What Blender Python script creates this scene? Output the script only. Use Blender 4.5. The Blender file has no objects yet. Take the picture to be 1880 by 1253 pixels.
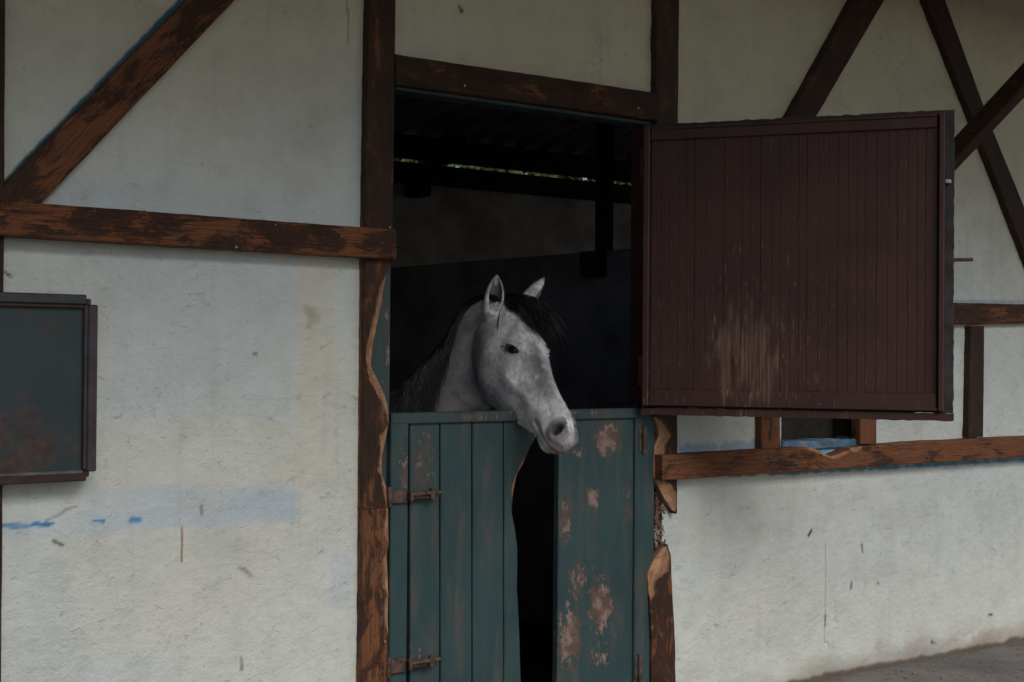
import bpy, bmesh, math
import numpy as np
from mathutils import Vector, Matrix

rng = np.random.default_rng(7)
SC = bpy.context.scene
COL = SC.collection

# ------------------------------------------------------------------ camera
CAM = np.array([-3.0265, -3.7996, 1.2473])
YAW, PITCH, ROLL, FPX = 0.65741, 0.01095, 0.00798, 2700.0
_f = np.array([math.sin(YAW)*math.cos(PITCH), math.cos(YAW)*math.cos(PITCH), math.sin(PITCH)])
_r = np.cross(_f, [0, 0, 1]); _r /= np.linalg.norm(_r); _u = np.cross(_r, _f)
_r, _u = math.cos(ROLL)*_r + math.sin(ROLL)*_u, -math.sin(ROLL)*_r + math.cos(ROLL)*_u
cam_data = bpy.data.cameras.new('camera'); cam = bpy.data.objects.new('camera', cam_data); COL.objects.link(cam)
cam_data.sensor_fit = 'HORIZONTAL'; cam_data.sensor_width = 36.0
cam_data.lens = FPX/1880*36; cam_data.clip_start = 0.05; cam_data.clip_end = 2000
m = Matrix.Identity(4)
for i in range(3):
    m[i][0], m[i][1], m[i][2], m[i][3] = _r[i], _u[i], -_f[i], CAM[i]
cam.matrix_world = m
SC.camera = cam

# ------------------------------------------------------------------ sky, sun, exposure
SUN_EL, SUN_AZ = math.radians(40), math.radians(186)     # azimuth clockwise from +y: the sun stands in front of the wall
w = bpy.data.worlds.new('World'); SC.world = w; w.use_nodes = True
nt = w.node_tree; nt.nodes.clear()
sky = nt.nodes.new('ShaderNodeTexSky'); sky.sky_type = 'NISHITA'; sky.sun_disc = False
sky.sun_elevation = SUN_EL; sky.sun_rotation = SUN_AZ
sky.air_density = 1.0; sky.dust_density = 2.0; sky.ozone_density = 1.0
bg = nt.nodes.new('ShaderNodeBackground'); bg.inputs['Strength'].default_value = 0.06
wo = nt.nodes.new('ShaderNodeOutputWorld')
nt.links.new(sky.outputs[0], bg.inputs[0]); nt.links.new(bg.outputs[0], wo.inputs[0])
sd = bpy.data.lights.new('sun', 'SUN'); sd.energy = 1.5; sd.angle = math.radians(32); sd.color = (1, .97, .93)
so = bpy.data.objects.new('sun', sd); COL.objects.link(so)
sdir = Vector((math.sin(SUN_AZ)*math.cos(SUN_EL), math.cos(SUN_AZ)*math.cos(SUN_EL), math.sin(SUN_EL)))
so.rotation_euler = sdir.to_track_quat('Z', 'Y').to_euler()
SC.view_settings.view_transform = 'Standard'; SC.view_settings.look = 'None'
SC.view_settings.gamma = 1.0; SC.view_settings.use_curve_mapping = False
SC.view_settings.exposure = 0.42

# ------------------------------------------------------------------ pixel helpers
def ray(px, py):
    return _f + (px-940)/FPX*_r - (py-626.5)/FPX*_u
def at(px, py, Y=0.0):                       # a pixel's ray met with the plane y = Y (the wall is y = 0)
    d = ray(px, py); return CAM + d*(Y-CAM[1])/d[1]
def atx(px, py, X):
    d = ray(px, py); return CAM + d*(X-CAM[0])/d[0]

# ------------------------------------------------------------------ numpy noise
def _hash(ix, iy, iz, seed):
    h = (ix*374761393 + iy*668265263 + iz*2147483647 + seed*1274126177) & 0xffffffff
    h = ((h ^ (h >> 13))*1274126177) & 0xffffffff
    h = ((h ^ (h >> 16))*2246822519) & 0xffffffff
    return ((h ^ (h >> 15)) & 0xffff)/65535.0
def vnoise(p, seed=0):
    p = np.asarray(p, float); i = np.floor(p).astype(np.int64); f = p-i; f = f*f*(3-2*f); out = 0
    for dx in (0, 1):
        for dy in (0, 1):
            for dz in (0, 1):
                wgt = (f[..., 0] if dx else 1-f[..., 0])*(f[..., 1] if dy else 1-f[..., 1])*(f[..., 2] if dz else 1-f[..., 2])
                out = out + wgt*_hash(i[..., 0]+dx, i[..., 1]+dy, i[..., 2]+dz, seed)
    return out
def fbm(p, seed=0, octv=4, gain=.5):
    p = np.asarray(p, float); a, s, t = 1.0, 0.0, 0.0
    for o in range(octv):
        s = s + a*vnoise(p*(2**o), seed+o*17); t += a; a *= gain
    return s/t
def sstep(a, b, x):
    t = np.clip((x-a)/(b-a), 0, 1); return t*t*(3-2*t)

# ------------------------------------------------------------------ mesh helpers
def mesh_np(name, V, F, mat, parent=None, smooth=True, uv=None, attrs=None, fmat=None):
    """V (n,3); F list of index tuples or (k,4) array"""
    me = bpy.data.meshes.new(name)
    V = np.asarray(V, np.float32)
    if isinstance(F, np.ndarray):
        n, k = F.shape
        me.vertices.add(len(V)); me.vertices.foreach_set('co', V.ravel())
        me.loops.add(n*k); me.loops.foreach_set('vertex_index', F.ravel().astype(np.int32))
        me.polygons.add(n); me.polygons.foreach_set('loop_start', np.arange(0, n*k, k, dtype=np.int32))
        me.update(calc_edges=True)
    else:
        me.from_pydata([tuple(map(float, v)) for v in V], [], [tuple(map(int, f)) for f in F]); me.update()
    if smooth: me.polygons.foreach_set('use_smooth', np.ones(len(me.polygons), bool))
    if uv is not None:
        li = np.empty(len(me.loops), np.int32); me.loops.foreach_get('vertex_index', li)
        l = me.uv_layers.new(name='UVMap'); l.data.foreach_set('uv', np.asarray(uv, np.float32)[li].ravel())
    for k_, a in (attrs or {}).items():
        a = np.asarray(a, np.float32)
        if a.ndim == 1:
            at_ = me.attributes.new(k_, 'FLOAT', 'POINT'); at_.data.foreach_set('value', a)
        else:
            if a.shape[1] == 3: a = np.c_[a, np.ones(len(a), np.float32)]
            at_ = me.attributes.new(k_, 'FLOAT_COLOR', 'POINT'); at_.data.foreach_set('color', a.ravel())
    me.materials.append(mat)
    o = bpy.data.objects.new(name, me); COL.objects.link(o)
    if parent is not None: o.parent = parent
    return o
def box_vf(x0, x1, y0, y1, z0, z1, bev=0.0):
    bm = bmesh.new(); bmesh.ops.create_cube(bm, size=1)
    for v in bm.verts:
        v.co = Vector((x0+(v.co.x+.5)*(x1-x0), y0+(v.co.y+.5)*(y1-y0), z0+(v.co.z+.5)*(z1-z0)))
    if bev: bmesh.ops.bevel(bm, geom=bm.edges[:], offset=bev, segments=1, affect='EDGES')
    return bm
def bm_obj(name, bm, mat, parent=None, M=None, smooth=False):
    if M is not None: bmesh.ops.transform(bm, matrix=M, verts=bm.verts)
    bmesh.ops.recalc_face_normals(bm, faces=bm.faces)
    me = bpy.data.meshes.new(name); bm.to_mesh(me); bm.free(); me.materials.append(mat)
    if smooth: me.polygons.foreach_set('use_smooth', np.ones(len(me.polygons), bool))
    o = bpy.data.objects.new(name, me); COL.objects.link(o)
    if parent is not None: o.parent = parent
    return o
def box(name, x0, x1, y0, y1, z0, z1, mat, parent=None, bev=.003, M=None):
    return bm_obj(name, box_vf(x0, x1, y0, y1, z0, z1, bev), mat, parent, M)
def join_bm(bms):
    out = bmesh.new()
    for b in bms:
        me = bpy.data.meshes.new('t'); b.to_mesh(me); b.free(); out.from_mesh(me); bpy.data.meshes.remove(me)
    return out
def cyl_bm(p0, p1, r, n=10):
    p0, p1 = Vector(p0), Vector(p1); bm = bmesh.new()
    bmesh.ops.create_cone(bm, cap_ends=True, segments=n, radius1=r, radius2=r, depth=(p1-p0).length)
    q = (p1-p0).to_track_quat('Z', 'Y').to_matrix().to_4x4(); q.translation = (p0+p1)/2
    bmesh.ops.transform(bm, matrix=q, verts=bm.verts); return bm
def beam_bm(p0, p1, wd, ht, up=(0, 0, 1), bev=.004):
    """rectangular bar from p0 to p1, wd sideways, ht along up"""
    p0, p1 = Vector(p0), Vector(p1); z = (p1-p0).normalized(); s = z.cross(Vector(up)).normalized(); u = s.cross(z)
    bm = box_vf(-wd/2, wd/2, -ht/2, ht/2, 0, (p1-p0).length, bev)
    M = Matrix((s, u, z)).transposed().to_4x4(); M.translation = p0
    bmesh.ops.transform(bm, matrix=M, verts=bm.verts); return bm
def empty(name, loc=(0, 0, 0)):
    o = bpy.data.objects.new(name, None); COL.objects.link(o); o.location = loc; o.empty_display_size = .2; return o
def tag(o, label=None, cat=None, group=None, kind=None):
    if label: o['label'] = label
    if cat: o['category'] = cat
    if group: o['group'] = group
    if kind: o['kind'] = kind
    return o

# ------------------------------------------------------------------ material graph helper
class G:
    def __init__(s, name, rough=.8, spec=.3):
        s.m = bpy.data.materials.new(name); s.m.use_nodes = True; s.t = s.m.node_tree
        s.b = s.t.nodes['Principled BSDF']; s.b.inputs['Roughness'].default_value = rough
        s.b.inputs['Specular IOR Level'].default_value = spec
    def n(s, ty, **kw):
        nd = s.t.nodes.new(ty)
        for k, v in kw.items(): setattr(nd, k, v)
        return nd
    def put(s, sock, v):
        if v is None: return
        if isinstance(v, bpy.types.NodeSocket): s.t.links.new(v, sock)
        elif isinstance(v, (tuple, list)) and len(v) == 3 and sock.type == 'RGBA': sock.default_value = (*v, 1)
        else: sock.default_value = v
    def coord(s, kind='Object', obj=None):
        nd = s.n('ShaderNodeTexCoord')
        if obj is not None: nd.object = obj
        return nd.outputs[kind]
    def map(s, vec, scale=(1, 1, 1), loc=(0, 0, 0)):
        nd = s.n('ShaderNodeMapping'); s.put(nd.inputs['Vector'], vec); nd.inputs['Scale'].default_value = scale
        s.put(nd.inputs['Location'], loc); return nd.outputs[0]
    def noise(s, vec, scale=5, detail=4, rough=.55, dist=0.0):
        nd = s.n('ShaderNodeTexNoise'); s.put(nd.inputs['Vector'], vec); nd.inputs['Scale'].default_value = scale
        nd.inputs['Detail'].default_value = detail; nd.inputs['Roughness'].default_value = rough
        nd.inputs['Distortion'].default_value = dist; return nd.outputs[0]
    def vor(s, vec, scale=5, feature='F1'):
        nd = s.n('ShaderNodeTexVoronoi', feature=feature); s.put(nd.inputs['Vector'], vec); nd.inputs['Scale'].default_value = scale
        return nd.outputs[0]
    def rmp(s, v, a, b, lo=0.0, hi=1.0):
        nd = s.n('ShaderNodeMapRange'); nd.interpolation_type = 'SMOOTHSTEP'; s.put(nd.inputs[0], v)
        for k, x in enumerate((a, b, lo, hi)): s.put(nd.inputs[1+k], x)
        return nd.outputs[0]
    def math(s, op, a, b=None, clamp=False):
        nd = s.n('ShaderNodeMath', operation=op); nd.use_clamp = clamp; s.put(nd.inputs[0], a); s.put(nd.inputs[1], b); return nd.outputs[0]
    def mix(s, f, a, b, mode='MIX'):
        nd = s.n('ShaderNodeMix', data_type='RGBA', blend_type=mode); s.put(nd.inputs[0], f); s.put(nd.inputs[6], a); s.put(nd.inputs[7], b)
        return nd.outputs[2]
    def attr(s, name, out='Fac', ty='GEOMETRY'):
        nd = s.n('ShaderNodeAttribute', attribute_name=name, attribute_type=ty); return nd.outputs[out]
    def sep(s, v):
        nd = s.n('ShaderNodeSeparateXYZ'); s.put(nd.inputs[0], v); return nd.outputs
    def rnd(s):
        return s.n('ShaderNodeObjectInfo').outputs['Random']
    def bump(s, h, strength=.5, dist=.01, prev=None):
        nd = s.n('ShaderNodeBump'); s.put(nd.inputs['Height'], h); nd.inputs['Strength'].default_value = strength
        nd.inputs['Distance'].default_value = dist; s.put(nd.inputs['Normal'], prev); return nd.outputs[0]
    def done(s, color, normal=None, rough=None, metal=None):
        s.put(s.b.inputs['Base Color'], color); s.put(s.b.inputs['Normal'], normal); s.put(s.b.inputs['Roughness'], rough)
        s.put(s.b.inputs['Metallic'], metal); return s.m
def gate(g, v, c, r, soft=.5):               # 1 inside |v-c|<r
    return g.rmp(g.math('ABSOLUTE', g.math('SUBTRACT', v, c)), r*(1-soft), r*(1+soft), 1, 0)

def mat_plaster():
    g = G('rough_plaster', .92, .15); c = g.coord(); col = g.attr('paint', 'Color')
    n1 = g.noise(c, 9, 5, .6); col = g.mix(g.rmp(n1, .35, .75, 0, .2), col, (.50, .50, .45), 'MULTIPLY')
    sc = g.noise(g.map(c, (1, 1, 1.35)), 26, 4, .62, .6)                      # shallow scratches and pits of the render coat
    pit = g.rmp(sc, .62, .70)
    reg = g.rmp(g.noise(c, 2.3, 3, .6), .42, .66)
    col = g.mix(g.math('MULTIPLY', g.math('MULTIPLY', pit, reg), .30), col, (.10, .09, .075))
    ck = g.noise(g.map(c, (1, 1, 1.6)), 11, 4, .6, .8); ck = g.rmp(g.math('ABSOLUTE', g.math('SUBTRACT', ck, .5)), .004, .014, 1, 0)
    ckm = g.rmp(g.noise(c, 5.5, 4, .65), .56, .66); ck = g.math('MULTIPLY', ck, ckm); col = g.mix(g.math('MULTIPLY', ck, .26), col, (.12, .105, .09))
    sp_ = g.math('MULTIPLY', g.rmp(g.noise(g.map(c, (1, 1, .8)), 34, 4, .66), .65, .73), g.rmp(g.noise(c, 3.1, 3), .42, .6)); col = g.mix(g.math('MULTIPLY', sp_, .5), col, (.13, .12, .105))
    vs = g.noise(g.map(c, (7, 1, .5)), 3, 4, .6)                             # faint rain streaks
    col = g.mix(g.rmp(vs, .5, .8, 0, .16), col, (.30, .30, .30))
    h1 = g.noise(c, 120, 4, .7, .2); h2 = g.noise(g.map(c, (1, 1, 1.05)), 40, 6, .7, .05); h3 = g.rmp(g.noise(g.map(c, (1, 1, 1.4)), 21, 5, .7, .2), .58, .72)
    h2 = g.math('SUBTRACT', g.math('SUBTRACT', h2, g.math('MULTIPLY', ck, .5)), g.math('ADD', g.math('MULTIPLY', pit, .5), g.math('MULTIPLY', g.math('MULTIPLY', h3, reg), .5)))
    rg2 = g.rmp(g.noise(c, 1.7, 3, .6), .38, .62, .5, 1.1)
    b = g.bump(h1, .5, .007); b = g.bump(g.math('MULTIPLY', h2, rg2), .5, .012, b)
    return g.done(col, b)
def mat_timber(name='old_timber', dark=(.032, .0155, .010), mid=(.066, .029, .017), bare=(.27, .105, .045)):
    g = G(name, .72, .3); uvn = g.n('ShaderNodeUVMap'); r = g.rnd()
    off = g.n('ShaderNodeCombineXYZ'); g.put(off.inputs[0], g.math('MULTIPLY', r, 37.0)); g.put(off.inputs[1], g.math('MULTIPLY', r, 11.0))
    va = g.n('ShaderNodeVectorMath', operation='ADD'); g.put(va.inputs[0], uvn.outputs[0]); g.put(va.inputs[1], off.outputs[0]); uv = va.outputs[0]
    grain = g.noise(g.map(uv, (3, 60, 1)), 3, 6, .65, .5); fine = g.noise(g.map(uv, (10, 220, 1)), 2.2, 3, .6)
    wear = g.attr('wear'); chew = g.attr('bare')
    pat = g.noise(g.map(uv, (1.0, 2.1, 1)), 5.5, 9, .76, .5)
    th = g.math('SUBTRACT', .76, g.math('MULTIPLY', wear, .42))
    v = g.math('ADD', pat, g.math('MULTIPLY', g.math('SUBTRACT', grain, .5), .2))
    peel = g.rmp(g.math('SUBTRACT', v, th), -.03, .035)
    half = g.rmp(g.math('SUBTRACT', v, th), -.22, .02)
    col = g.mix(g.math('MULTIPLY', half, .8), dark, mid)
    barec = g.mix(g.rmp(grain, .3, .7), tuple(x*.5 for x in bare), bare)
    barec = g.mix(g.rmp(g.noise(uv, 9, 4), .45, .7, 0, .5), barec, (.16, .085, .055))
    col = g.mix(g.math('MULTIPLY', peel, .9), col, barec)
    pale = g.mix(g.rmp(g.noise(g.map(uv, (9, 60, 1)), 3, 6, .75), .3, .7), (.24, .115, .06), (.52, .30, .165))
    pale = g.mix(g.rmp(g.noise(uv, 14, 5, .7), .5, .72, 0, .6), pale, (.17, .085, .05))
    col = g.mix(g.rmp(g.math('ADD', chew, g.math('MULTIPLY', g.math('SUBTRACT', g.noise(g.map(uv, (1, 2.2, 1)), 28, 6, .75), .5), 1.5)), .22, .72), col, pale)
    crack = g.rmp(grain, .30, .38, 1, 0); col = g.mix(g.math('MULTIPLY', crack, .75), col, (.012, .007, .005))
    speck = g.rmp(g.noise(uv, 120, 2), .74, .8); col = g.mix(g.math('MULTIPLY', speck, .5), col, (.4, .36, .3))
    b = g.bump(grain, .8, .009); b = g.bump(fine, .3, .002, b); b = g.bump(peel, .35, .0015, b)
    return g.done(col, b, g.rmp(peel, 0, 1, .6, .85))
def mat_simple(name, col, rough=.8, scale=12, var=.35, bump=.25, metal=0.0, spec=.3, tint=None):
    g = G(name, rough, spec); c = g.coord(); n = g.noise(c, scale, 6, .62)
    k = g.mix(g.rmp(n, .3, .72), tuple(x*(1-var) for x in col), tuple(min(1, x*(1+var)) for x in col))
    if tint: k = g.mix(g.rmp(g.noise(c, scale*.45, 5, .65, .4), .52, .66), k, tint)
    return g.done(k, g.bump(g.noise(c, scale*6, 4), bump, .004), None, metal)

M_plaster = mat_plaster()
M_timber = mat_timber()
M_inner = mat_simple('dim_inner_plaster', (.52, .47, .42), .95, 4, .3, .5, tint=(.34, .29, .25))
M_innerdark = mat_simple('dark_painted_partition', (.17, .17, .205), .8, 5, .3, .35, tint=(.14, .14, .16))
M_darkwood = mat_simple('dark_shade_wood', (.025, .02, .017), .9, 10, .4, .4)  # near-black wood, its colour also stands in for shade indoors and in recesses
M_iron = mat_simple('rusty_iron', (.11, .075, .06), .6, 40, .5, .4, .4, tint=(.10, .10, .10))
M_nail = mat_simple('nail_steel', (.3, .29, .28), .45, 60, .3, .2, .7)
M_bluesill = mat_simple('blue_paint', (.08, .165, .26), .85, 18, .35, .6, tint=(.24, .25, .25))
M_brick = mat_simple('crumbling_masonry', (.16, .10, .075), .95, 22, .5, .8, tint=(.42, .42, .39))
def mat_roof():
    g = G('weathered_fibre_roof', .8, .3); c = g.coord(); n = g.noise(c, 3, 5, .6)
    k = g.mix(g.rmp(n, .35, .7), (.20, .185, .17), (.36, .32, .29)); k = g.mix(g.rmp(g.noise(c, 1.2, 4), .55, .7), k, (.12, .055, .03))
    return g.done(k, g.bump(g.noise(c, 40, 4), .3, .003))
M_roof = mat_roof()
def mat_ground():
    g = G('yard_earth', .95, .1); c = g.coord(); n = g.noise(c, 1.3, 6, .65)
    k = g.mix(g.rmp(n, .3, .7), (.10, .085, .068), (.18, .16, .135)); k = g.mix(g.rmp(g.noise(c, 22, 5), .5, .75), k, (.10, .085, .07))
    return g.done(k, g.bump(g.noise(c, 30, 6), .6, .02))
def mat_concrete():
    g = G('worn_concrete', .9, .2); c = g.coord(); n = g.noise(c, 2.2, 6, .65)
    k = g.mix(g.rmp(n, .3, .7), (.13, .12, .112), (.21, .195, .185)); k = g.mix(g.rmp(g.noise(g.map(c, (1, 2.5, 1)), 13, 5, .7), .56, .72, 0, .7), k, (.085, .075, .068))
    k = g.mix(g.rmp(g.noise(c, 60, 3), .66, .75, 0, .5), k, (.34, .33, .31))
    return g.done(k, g.bump(g.noise(c, 45, 6), .5, .008))
def mat_teal(name, blobs=(), edge_wear=.5):
    """old green-blue gloss paint; blobs = (x, z, rx, rz, strength) worn places in building coordinates"""
    g = G(name, .55, .4); c = g.coord('Object', BUILD); s = g.sep(c)
    n = g.noise(c, 3.5, 4); k = g.mix(g.rmp(n, .3, .7), (.024, .054, .060), (.034, .070, .074))
    gr = g.noise(g.map(c, (90, 1, 2.5)), 1.6, 5, .6)
    k = g.mix(g.rmp(gr, .55, .8, 0, .35), k, (.018, .045, .048))
    dirt = g.noise(g.map(c, (6, 1, 1.2)), 3, 5, .65); k = g.mix(g.rmp(dirt, .46, .74, 0, .7), k, (.10, .085, .07))
    f = g.math('ADD', g.math('MULTIPLY', g.noise(g.map(c, (1.7, 1, .8)), 17, 8, .75, .5), .55), g.math('MULTIPLY', g.noise(g.map(c, (1.5, 1, .9)), 52, 5, .7, .3), .45)); tot = None
    for (x, z, rx, rz, st) in blobs:
        dx = g.math('DIVIDE', g.math('SUBTRACT', s[0], x), rx); dz = g.math('DIVIDE', g.math('SUBTRACT', s[2], z), rz)
        d = g.math('SQRT', g.math('ADD', g.math('MULTIPLY', dx, dx), g.math('MULTIPLY', dz, dz)))
        e = g.rmp(d, 0, 1.25, st, 0); tot = e if tot is None else g.math('MAXIMUM', tot, e)
    base = g.math('SUBTRACT', f, .66)
    v = base if tot is None else g.math('ADD', base, g.math('MULTIPLY', tot, .245))
    peel = g.rmp(v, -.015, .035); under = g.mix(g.rmp(g.noise(c, 17, 4), .42, .6), (.12, .07, .055), (.27, .19, .165))
    rim = g.rmp(v, -.06, .0)
    k = g.mix(g.math('MULTIPLY', rim, .5), k, (.085, .055, .045)); k = g.mix(g.math('MULTIPLY', peel, .9), k, under)
    chew = g.attr('bare'); k = g.mix(g.rmp(g.math('ADD', chew, g.math('MULTIPLY', g.math('SUBTRACT', g.noise(c, 60, 4), .5), .9)), .45, .6), k, (.30, .165, .085))
    b = g.bump(gr, .25, .003); b = g.bump(peel, -.5, .0015, b)
    return g.done(k, b, g.rmp(peel, 0, 1, .5, .85))

# ------------------------------------------------------------------ the building: root
BUILD = empty('stable_building')
tag(BUILD, 'cream plastered half-timbered stable with a dark open doorway and brown boards', 'stable')

# ---- ground
def sheet(name, x0, x1, y0, y1, z, nx, ny, mat, amp=0, fr=1):
    xs = np.linspace(x0, x1, nx); ys = np.linspace(y0, y1, ny); X, Y = np.meshgrid(xs, ys, indexing='ij')
    Z = z + amp*(fbm(np.stack([X*fr, Y*fr, X*0], -1), 3)-.5)
    V = np.stack([X, Y, Z], -1).reshape(-1, 3); I = np.arange(nx*ny).reshape(nx, ny)
    F = np.stack([I[:-1, :-1], I[1:, :-1], I[1:, 1:], I[:-1, 1:]], -1).reshape(-1, 4)
    return mesh_np(name, V, F, mat)
tag(sheet('ground', -400, 400, -400, 400, -.05, 40, 40, mat_ground()), 'bare earth yard around the stable', kind='structure')
tag(sheet('concrete_apron', -9, 9, -2.6, .1, 0.0, 220, 70, mat_concrete(), .012, 3), 'grey worn concrete strip along the foot of the wall', kind='structure')

# ---- plaster wall: fine grid with openings, relief and its coat of paints
DX0, DX1, DZ1 = -.645, .585, 2.12                # doorway
wl = at(1434, 780); wr = at(1577, 780); WX0, WX1, WZ0, WZ1 = wl[0], wr[0], at(1500, 811)[2], at(1500, 606)[2]
def axis(lo, hi, flo, fhi, step, coarse, extra):
    a = np.concatenate([np.arange(lo, flo, coarse), np.arange(flo, fhi, step), np.arange(fhi, hi+1e-6, coarse), [hi], extra])
    a = np.unique(np.round(a, 5)); keep = np.ones(len(a), bool); ex = np.round(np.array(list(extra)+[lo, hi]), 5)
    for i in range(1, len(a)):
        if a[i]-a[i-1] < step*.45:
            if a[i] in ex: keep[i-1] = a[i-1] in ex
            else: keep[i] = False
    return a[keep]
ROOFZ = lambda y: 2.90 - .152*y                  # underside of the roof
STEP = .0058
gx = axis(-5.5, 5.5, -1.92, 2.95, STEP, .12, [DX0, DX1, WX0, WX1])
gz = axis(-.06, 2.95, 0.0, 2.93, STEP, .06, [DZ1, WZ0, WZ1])
GX, GZ = np.meshgrid(gx, gz, indexing='ij'); P3 = np.stack([GX, GZ, GX*0], -1)
relief = -.006*(fbm(P3*[2.2, 2.2, 1], 5, 3)-.5) - .005*(fbm(P3*14, 9, 3)-.5) - .0035*(fbm(P3*[45, 70, 1], 12, 3)-.5)
paint = np.empty(GX.shape+(3,)); paint[:] = (.60, .61, .575)
def blend(mask, colr):
    global paint
    mask = np.clip(mask, 0, 1)[..., None]; paint = paint*(1-mask)+np.array(colr)*mask
def X_(px, py): p = at(px, py); return p[0], p[2]
wob = .05*(fbm(P3*[6, 6, 1], 31, 4)-.5)
def rect(px0, py0, px1, py1, colr, a, soft=.02, wobk=1.0):
    x0, z1 = X_(px0, (py0+py1)/2)[0], X_((px0+px1)/2, py0)[1]; x1, z0 = X_(px1, (py0+py1)/2)[0], X_((px0+px1)/2, py1)[1]
    gx_, gz_ = GX+wob*wobk, GZ+wob*wobk
    mk = sstep(x0-soft, x0+soft, gx_)*sstep(x1+soft, x1-soft, gx_)*sstep(z0-soft, z0+soft, gz_)*sstep(z1+soft, z1-soft, gz_)
    blend(mk*a, colr)
blend(.8*sstep(.42, .66, fbm(P3*[1.1, 1.3, 1], 41, 4)), (.56, .59, .585))       # cooler overpainted areas
blend(.5*sstep(.5, .7, fbm(P3*[1.7, 1.5, 1], 47, 4)), (.61, .585, .525))          # yellowed areas
blend(.45*sstep(.52, .74, fbm(P3*[3.5, 5, 1], 53, 4)), (.47, .475, .46))
blend(.9*sstep(1.5, 2.35, GZ+.5*(fbm(P3*[1.4, 1.4, 1], 57, 3)-.5)), (.56, .51, .385))   # yellower and a little darker towards the top
rect(205, 470, 545, 780, (.54, .59, .60), .6, .03, .6)
rect(545, 440, 612, 890, (.62, .59, .51), .7, .008, .35)
rect(150, 893, 548, 968, (.47, .54, .61), .5, .02, .9); rect(420, 905, 548, 960, (.43, .51, .62), .45, .012, .6)
rect(0, 945, 420, 975, (.48, .545, .61), .4, .012, .5); rect(608, 1015, 640, 1120, (.47, .54, .62), .35, .008, .3)
rect(640, 160, 668, 420, (.50, .56, .60), .6, .012, .3); rect(180, 770, 545, 890, (.63, .62, .56), .55, .02, .7)
rect(1250, 755, 1395, 830, (.60, .61, .575), .5); rect(1255, 880, 1420, 1010, (.62, .615, .57), .5, .03)
rect(1420, 890, 1880, 1180, (.52, .525, .515), .35, .05); rect(100, 350, 660, 412, (.50, .56, .61), .5, .02, .8)
# dirt rising from the floor, pink stains
blend(.6*sstep(.10, .01, GZ+.12*(fbm(P3*[5, 7, 1], 61, 4)-.5)), (.27, .215, .185))
blend(.4*sstep(.55, .7, fbm(P3*[9, 9, 1], 63, 3))*sstep(.18, .03, GZ), (.36, .25, .21))
blend(.85*sstep(.030, .012, GZ+.03*(fbm(P3*[14, 9, 1], 66, 4)-.5)), (.085, .06, .045))
def stroke(pts, wid, colr, a=.9, jit=.5, seed=0):
    """a painted or scratched line through photo pixels, on the wall"""
    global paint
    q = np.array([X_(*p) for p in pts]); pad = wid*3+.02
    ix = slice(*np.searchsorted(gx, [q[:, 0].min()-pad, q[:, 0].max()+pad])); iz = slice(*np.searchsorted(gz, [q[:, 1].min()-pad, q[:, 1].max()+pad]))
    x, z = GX[ix, iz], GZ[ix, iz]
    if x.size == 0: return
    d = np.full(x.shape, 9.)
    for (x0, z0), (x1, z1) in zip(q[:-1], q[1:]):
        L2 = (x1-x0)**2+(z1-z0)**2+1e-12; t = np.clip(((x-x0)*(x1-x0)+(z-z0)*(z1-z0))/L2, 0, 1)
        d = np.minimum(d, np.hypot(x-x0-t*(x1-x0), z-z0-t*(z1-z0)))
    n = fbm(np.stack([x*38, z*38, x*0+seed], -1), 71, 3)-.5
    mk = sstep(wid*1.15, wid*.4, d+n*wid*2.6*jit)*a
    paint[ix, iz] = paint[ix, iz]*(1-mk[..., None])+np.array(colr)*mk[..., None]
BLUE, BLUE2, DK = (.03, .16, .30), (.09, .27, .46), (.10, .085, .075)
stroke([(342, -8), (8, 338), (2, 380)], .011, (.012, .12, .19), .95, .25)
stroke([(1566, -8), (1447, 212)], .013, (.02, .10, .19), .95, .2)
stroke([(1776, 596), (1774, 806)], .007, BLUE2, .95, .25); stroke([(1696, -5), (1790, 232), (1880, 462)], .008, (.34, .37, .40), .8, .3)
stroke([(1392, 752), (1392, 828)], .011, (.05, .20, .36), .95, .3); stroke([(1250, 825), (1392, 817)], .02, (.30, .42, .55), .8, .8)
stroke([(1428, 822), (1576, 812)], .045, BLUE2, .9, .6); stroke([(1578, 770), (1576, 815)], .012, BLUE2, .9, .4)
stroke([(1340, 873), (1460, 868), (1600, 860), (1880, 843)], .008, (.06, .2, .32), .8, .9); stroke([(1590, 861), (1880, 846)], .007, BLUE2, .7, .7)
stroke([(0, 966), (40, 966), (98, 961)], .008, BLUE2, .8, .8); stroke([(60, 964), (98, 961)], .006, (.03, .2, .42), .9, .6)
stroke([(170, 957), (190, 957)], .005, (.04, .22, .45), .9, .6); stroke([(242, 955), (256, 954)], .009, (.06, .26, .5), .9, .7)
stroke([(1205, -5), (1203, 165)], .007, (.06, .13, .2), .7, .5); stroke([(1745, 554), (1880, 556)], .01, (.30, .38, .46), .7, .5)
stroke([(332, 952), (334, 990), (333, 1032)], .0032, (.28, .13, .06), .95, .25)
stroke([(85, 955), (110, 945), (122, 935), (140, 930)], .0055, (.22, .2, .18), .6, .3); stroke([(98, 993), (106, 998), (114, 1001)], .0065, (.09, .075, .06), .85, .3)
stroke([(440, 1043), (450, 1046), (462, 1058)], .0058, (.2, .18, .16), .65, .25); stroke([(370, 932), (371, 942)], .007, (.2, .17, .13), .8, .7)
stroke([(444, 1210), (445, 1228)], .006, (.17, .15, .12), .8, .8); stroke([(20, 508), (4, 496)], .004, (.03, .03, .03), .95, .1)
stroke([(1484, 983), (1490, 974)], .008, (.05, .05, .06), .95, .4); stroke([(1516, 1000), (1515, 1180)], .003, (.30, .27, .24), .6, .5)
stroke([(1515, 1130), (1515, 1150)], .006, (.16, .14, .12), .8, .6); stroke([(1583, 1000), (1584, 1014)], .008, (.15, .14, .13), .8, .6)
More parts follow.
